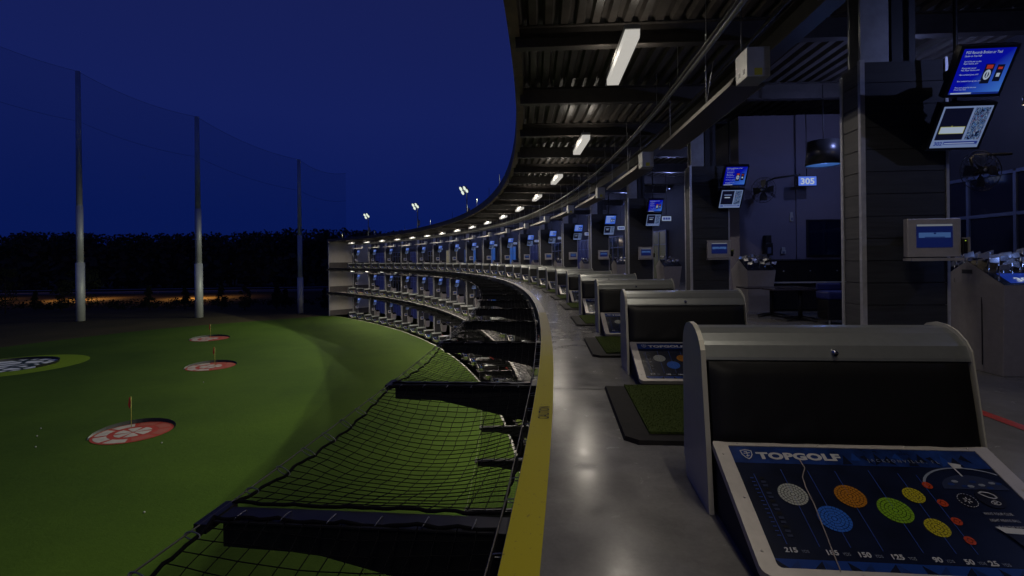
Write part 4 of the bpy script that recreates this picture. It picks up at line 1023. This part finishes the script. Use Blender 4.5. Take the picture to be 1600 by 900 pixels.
for i, n in enumerate((0.2, 6.2, 12.2, 18.6, 24.7, 30.9)):
    o = mk.put(3.7, n, 6.05)
    for c_ in o.children:
        if c_.type == 'LIGHT': c_.data = c_.data.copy(); c_.data.energy = 8200 * (.5, .75, 1.0, 1.15, 1.25, 1.25)[i]
    tag(o, 'floodlight mast with four lamp heads ' + names[i], 'floodlight', 'floodlight masts on the roof')

# ------------------------------------------------------------------ targets on the field
def flat(g, pts, z, m_): g.add([(x, y, z) for x, y in pts], [tuple(range(len(pts)))], m_)
def arcq(g, r0, r1, a0, a1, z, m_, k=4):
    for i in range(k):
        b0 = a0 + (a1 - a0) * i / k; b1 = a0 + (a1 - a0) * (i + 1) / k
        flat(g, [(r1 * math.cos(b0), r1 * math.sin(b0)), (r1 * math.cos(b1), r1 * math.sin(b1)), (r0 * math.cos(b1), r0 * math.sin(b1)), (r0 * math.cos(b0), r0 * math.sin(b0))], z, m_)
tred = mat('target_red', (.38, .040, .016), .6, noise_s=2, noise_a=.15); twhite = mat('target_white', (.46, .40, .35), .6, noise_s=1.5, noise_a=.15)
def target(r):
    o = empty('golf_target'); g = MB(); arcq(g, .0001, r, 0, 2 * math.pi, .02, tred, 40)
    for q in range(8):
        a0 = q * math.pi / 4 + .07; m_ = twhite if q in (3, 4, 5, 6) else tred
        arcq(g, r * .62, r * .93, a0, a0 + .65, .030, twhite if q in (2, 3, 4, 5) else mat('target_pink', (.36, .085, .05), .6), 5)
    for q in range(6): arcq(g, r * .06, r * .46, q * math.pi / 3 + .12, q * math.pi / 3 + .93, .030, twhite, 5)
    obj('ring_surface', g.mesh('ring_surface'), o)
    g = MB(); k = 24; vs = []
    for i in range(k + 1):
        a_ = -.35 + (math.pi + .5) * i / k; vs += [(r * 1.02 * math.cos(a_), r * 1.02 * math.sin(a_), 0), (r * 1.05 * math.cos(a_), r * 1.05 * math.sin(a_), .26 * math.sin(max(.05, min(math.pi - .05, math.pi * i / k))) + .02)]
    g.add(vs, [(2 * i, 2 * i + 2, 2 * i + 3, 2 * i + 1) for i in range(k)], blacksteel); obj('back_rim', g.mesh('back_rim'), o)
    return o
def flag():
    o = empty('pin_flag'); g = MB(); g.tube([(0, 0, 0), (0, 0, 2.15)], .022, mat('pin_yellow', (.45, .40, .08), .5), 6); obj('pole', g, o)
    g = MB(); g.add([(0, 0, 2.15), (-.10, -.05, 2.08), (-.22, .0, 1.55), (-.16, .05, 1.25), (-.02, .02, 1.50)], [(0, 1, 2, 3, 4)], mat('flag_red', (.35, .02, .02), .7)); obj('flag', g.mesh('flag'), o); return o
fl = Kit(flag)
for (x, y, r, fx, fy, lab) in ((-26.1, 35.6, 2.35, -27.1, 36.8, 'nearest the camera'), (-33.7, 57.9, 2.45, -33.3, 58.0, 'in the middle of the three'), (-46.1, 79.0, 2.6, -46.2, 79.4, 'farthest of the three')):
    o = target(r); o.location = (x, y, ZG + .005); o.rotation_euler = (0, 0, .5); tag(o, 'round red and white target set in the turf, ' + lab, 'target', 'small red targets on the turf')
    if fl.proto is None: fl.proto = q = fl.fn()
    else: q = copy_tree(fl.proto)
    q.location = (fx, fy, ZG + .03); tag(q, 'small red flag on a pin in the red target, ' + lab, 'flag', 'pin flags in the red targets')
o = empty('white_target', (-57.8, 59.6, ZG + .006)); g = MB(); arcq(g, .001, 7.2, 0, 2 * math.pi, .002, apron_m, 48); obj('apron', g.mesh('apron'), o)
wm = mat('white_net_target', (.6, .6, .58), .6)
t = wm.node_tree; b = t.nodes['Principled BSDF']; c = t.nodes.new('ShaderNodeTexCoord'); v = t.nodes.new('ShaderNodeTexVoronoi'); v.feature = 'DISTANCE_TO_EDGE'; v.inputs['Scale'].default_value = .55; t.links.new(c.outputs['Object'], v.inputs['Vector'])
r = t.nodes.new('ShaderNodeMapRange'); r.inputs[1].default_value = .07; r.inputs[2].default_value = .16; t.links.new(v.outputs['Distance'], r.inputs[0]); mi = t.nodes.new('ShaderNodeMix'); mi.data_type = 'RGBA'; mi.inputs['A'].default_value = (.012, .03, .01, 1); mi.inputs['B'].default_value = (.85, .85, .82, 1); t.links.new(r.outputs[0], mi.inputs['Factor']); t.links.new(mi.outputs['Result'], b.inputs['Base Color'])
g = MB(); arcq(g, .001, 4.3, 0, 2 * math.pi, .03, wm, 48); obj('net_surface', g.mesh('net_surface'), o)
g = MB(); k = 40
vs = []
for i in range(k + 1): a_ = -.3 + (math.pi + .6) * i / k; vs += [(4.35 * math.cos(a_), 4.35 * math.sin(a_), 0), (4.4 * math.cos(a_), 4.4 * math.sin(a_), .3)]
g.add(vs, [(2 * i, 2 * i + 2, 2 * i + 3, 2 * i + 1) for i in range(k)], blacksteel); obj('rim', g.mesh('rim'), o)
tag(o, 'large white netted target on a bright green apron at the left edge', 'target')
# a few balls lying on the turf
bm_ = MB(); N = 10
vs = [(.045 * math.sin(math.pi * i / 6) * math.cos(2 * math.pi * j / N), .045 * math.sin(math.pi * i / 6) * math.sin(2 * math.pi * j / N), .045 + .045 * math.cos(math.pi * i / 6)) for i in range(7) for j in range(N)]
bm_.add(vs, [(i * N + j, i * N + (j + 1) % N, (i + 1) * N + (j + 1) % N, (i + 1) * N + j) for i in range(6) for j in range(N)], whitep, True); ball = bm_.mesh('golf_ball')
def gpt(x, y, z):      # pixel on the ground plane
    y0 = 404.7; u = x - 799.5; v = y - y0; ro = .01435; dx = u - ro * v; dy = v + ro * u; Z = FPX * (CAMH - z) / dy; return (dx * Z / FPX, Z)
for x, y, lab in ((64, 672, 'uppermost of three balls left of the nearest red target'), (58, 684, 'middle one of three balls left of the nearest red target'), (56, 701, 'lowest of three balls left of the nearest red target'), (253, 694, 'just right of the nearest red target'), (318, 599, 'in front of the middle red target'), (226, 803, 'alone in the dark lower part of the turf')):
    p = gpt(x, y, ZG); o = obj('golf_ball', ball); o.location = (p[0], p[1], ZG); tag(o, 'white golf ball, ' + lab, 'golf ball', 'golf balls on the turf')

# ------------------------------------------------------------------ perimeter net poles and netting
pole_m = mat('pole_galvanised', (.60, .62, .58), .5, metal=.2, noise_s=.5, noise_a=.12)
poles = [(gpt(126, 503, ZG), 51.0, .78), (gpt(311, 497, ZG), 42.6, .78), (gpt(469.5, 490, ZG), 34.5, .64)]
def pole(pt, h, r, z1, z2):
    o = empty('net_pole', (pt[0], pt[1], ZG)); g = MB()
    g.tube([(0, 0, 0), (0, 0, z1)], r, pole_m, 20); obj('base_section', g, o)
    g = MB(); g.tube([(0, 0, z1), (0, 0, z2)], r * .80, pole_m, 20); obj('middle_section', g, o)
    g = MB(); g.tube([(0, 0, z2), (0, 0, h)], [r * .68, r * .55], pole_m, 20); obj('top_section', g, o); return o
for (pt, h, r), lab, zz in zip(poles, ('tallest grey net pole, leftmost of the three', 'grey net pole, middle one of the three', 'grey net pole nearest the building'), ((11.9, 23.5), (11.4, 23.0), (8.0, 17.5))):
    o = pole(pt, h, r, *zz); tag(o, lab, 'pole', 'tall net poles')
netm = bpy.data.materials.new('fine_netting'); netm.use_nodes = True; t = netm.node_tree; b = t.nodes['Principled BSDF']; b.inputs['Base Color'].default_value = (.010, .010, .014, 1); b.inputs['Roughness'].default_value = .8; b.inputs['Specular IOR Level'].default_value = .1; b.inputs['Alpha'].default_value = .14
tops = [(Vector((p[0][0], p[0][1])), p[1] + ZG) for p in poles]
lead = [(Vector((-112, 98)), 60.5 + ZG)] + tops + [(Vector((-38.5, 121)), 21.9)]
o = empty('perimeter_netting', (tops[1][0].x, tops[1][0].y, ZG)); L0 = o.location; g = MB(); c2 = MB()
for (a_, ha), (b_, hb) in zip(lead[:-1], lead[1:]):
    K = 12; vs = []; tp = []; m1 = []; m2 = []
    for i in range(K + 1):
        s_ = i / K; p = a_.lerp(b_, s_); sag = 1.2 * 4 * s_ * (1 - s_); zt = ha + (hb - ha) * s_ - sag
        vs += [Vector((p.x, p.y, ZG)) - L0, Vector((p.x, p.y, zt)) - L0]; tp.append(Vector((p.x, p.y, zt)) - L0); m1.append(Vector((p.x, p.y, ZG + (zt - ZG) * .80)) - L0); m2.append(Vector((p.x, p.y, ZG + (zt - ZG) * .56)) - L0)
    g.add(vs, [(2 * i, 2 * i + 2, 2 * i + 3, 2 * i + 1) for i in range(K)], netm); c2.tube(tp, .024, rope_m, 4); c2.tube(m1, .022, rope_m, 4)
obj('net_sheet', g.mesh('net_sheet'), o); obj('support_cables', c2.mesh('support_cables'), o); tag(o, 'tall fine black perimeter netting strung between the poles', 'netting')

# ------------------------------------------------------------------ trees, guard rail, added road lights
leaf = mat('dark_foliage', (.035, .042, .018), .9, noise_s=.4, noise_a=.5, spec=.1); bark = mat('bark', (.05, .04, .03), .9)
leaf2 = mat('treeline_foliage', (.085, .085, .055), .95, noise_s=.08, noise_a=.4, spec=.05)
def leaves(g, c, rx, rz, n, s, r, m_):
    for _ in range(n):
        while True:
            p = Vector((r.uniform(-1, 1), r.uniform(-1, 1), r.uniform(-1, 1)))
            if .25 < p.length < 1: break
        p = Vector((p.x * rx, p.y * rx, p.z * rz)) + c
        a_ = Vector((r.uniform(-1, 1), r.uniform(-1, 1), r.uniform(-1, 1))).normalized() * s * r.uniform(.5, 1.2); b_ = a_.orthogonal().normalized() * s * r.uniform(.4, .9)
        g.add([p - a_, p + b_, p + a_, p - b_], [(0, 1, 2, 3)], m_)
r = random.Random(5); g = MB()
x = -470
while x < 80:
    Z_ = r.uniform(232, 262) + (x + 150) * .03; h = 26.0 + r.uniform(-.6, .6) + .8 * math.sin(x * .05); w = r.uniform(4, 6)
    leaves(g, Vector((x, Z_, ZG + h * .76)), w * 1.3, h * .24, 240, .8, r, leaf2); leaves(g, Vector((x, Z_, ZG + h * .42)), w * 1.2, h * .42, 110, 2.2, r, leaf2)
    g.tube([(x, Z_, ZG), (x, Z_, ZG + h * .7)], .3, bark, 5); x += r.uniform(2.2, 3.6)
tag(obj('distant_forest', g.mesh('distant_forest')), 'dark band of distant woods along the horizon', 'woods', kind='stuff')
def tree(x, yb, yt, wpx, lab, idx, conic=True):
    X, Z_ = gpt(x, yb, ZG); sc_ = Z_ / FPX; h = (yb - yt) * sc_; w = wpx * sc_ / 2; o = empty('roadside_tree', (X, Z_, ZG)); r = random.Random(100 + idx)
    g = MB(); g.tube([(0, 0, 0), (.1, 0, h * .5), (0, .1, h * .85)], [.16, .10, .04], bark, 7)
    for i in range(7):
        a_ = r.uniform(0, 6.28); z0 = h * (.25 + .09 * i); L_ = w * (.9 - .1 * i); g.tube([(0, 0, z0), (L_ * .6 * math.cos(a_), L_ * .6 * math.sin(a_), z0 + L_ * .35)], [.05, .015], bark, 5)
    obj('trunk', g, o); g = MB()
    for i in range(22):
        s_ = r.random(); zz = h * (.14 + .82 * s_); ww = w * ((1.05 - s_) if conic else math.sin(math.pi * (.15 + .75 * s_))); a_ = r.uniform(0, 6.28); rr_ = ww * r.uniform(.2, .75)
        leaves(g, Vector((rr_ * math.cos(a_), rr_ * math.sin(a_), zz)), max(.25, w * .34 * (1.1 - .5 * s_)), h * .085, 60, .20, r, leaf)
    obj('crown', g.mesh('crown'), o); tag(o, lab, 'tree', 'small trees beside the road')
tl = [(8, 492, 416, 62, 'broad dark tree cut by the left edge of the view', False), (132, 493, 414, 66, 'broad dark tree right behind the leftmost net pole', False), (96, 488, 440, 40, 'lower dark tree just left of the leftmost net pole', False), (55, 486, 457, 20, 'small conical tree left of the leftmost net pole', True), (233, 486, 449, 27, 'small conical tree alone between the left and middle poles', True), (289, 484, 450, 26, 'small tree just left of the middle net pole', True), (346, 484, 447, 26, 'small conical tree, first right of the middle net pole', True), (382, 485, 449, 28, 'small round tree, second right of the middle net pole', False), (432, 484, 441, 26, 'small tree just left of the pole nearest the building', True), (446, 482, 450, 20, 'thin small tree touching the pole nearest the building', True), (507, 484, 450, 18, 'slim tree between the last pole and the building', True)]
for i, (x, yb, yt, w, lab, cn) in enumerate(tl): tree(x, yb, yt, w, lab, i, cn)
# shrubs as low ground cover in front of the road
g = MB(); r = random.Random(9)
for i in range(260):
    X = r.uniform(-230, -20); Z_ = r.uniform(132, 156); leaves(g, Vector((X, Z_, ZG + .4)), r.uniform(.8, 2.4), r.uniform(.4, 1.1), 26, .3, r, leaf)
tag(obj('low_scrub', g.mesh('low_scrub')), 'low scrub growing between the net poles and the road', 'scrub', kind='stuff')
o = empty('guard_rail', (-200, 190, ZG)); g = MB(); 
for (ya, yb_, z_) in ((188 - 190, 206 - 190, .75), (209 - 190, 219 - 190, .9)):
    g.tube([(-300, ya, z_), (250, yb_, z_)], .16, whitep, 6)
obj('rail', g, o); g = MB()
for i in range(60):
    s_ = i / 59; g.box(-300 + 550 * s_ - .08, -300 + 550 * s_ + .08, -2 + 18 * s_ + .1, -2 + 18 * s_ + .25, 0, .8, galv)
obj('posts', g, o); tag(o, 'long pale guard rail running beside the distant road', 'guard rail')
def make_road_lamp(x, y):  # unseen lamp added to throw warm light on the road
    o = empty('added_road_lamp', (x, y, ZG)); g = MB(); g.tube([(0, 0, 0), (0, 0, 5.3), (0, -1.6, 5.7)], [.10, .07, .05], galv, 8); obj('pole', g, o)
    g = MB(); g.box(-.15, .15, -2.2, -1.5, 5.62, 5.76, galv); obj('lamp_head', g, o)
    add_light('lamp', 'SPOT', o, (0, -1.9, 5.5), 15000, (1.0, .46, .14), size=.1, spot=R_(168), blend=.5); return o
for px, lab in ((132, 'hidden behind the broad tree at the leftmost net pole'), (-60, 'beyond the left edge of the view'), (311, 'hidden behind the middle net pole')):
    X, Z_ = gpt(px, 412, -9.0) if False else ((px - 799.5 + 0) / FPX * 172, 172)
    tag(make_road_lamp(X, Z_), 'added unseen lamp lighting the road, ' + lab, 'street lamp', 'added lamps lighting the road')
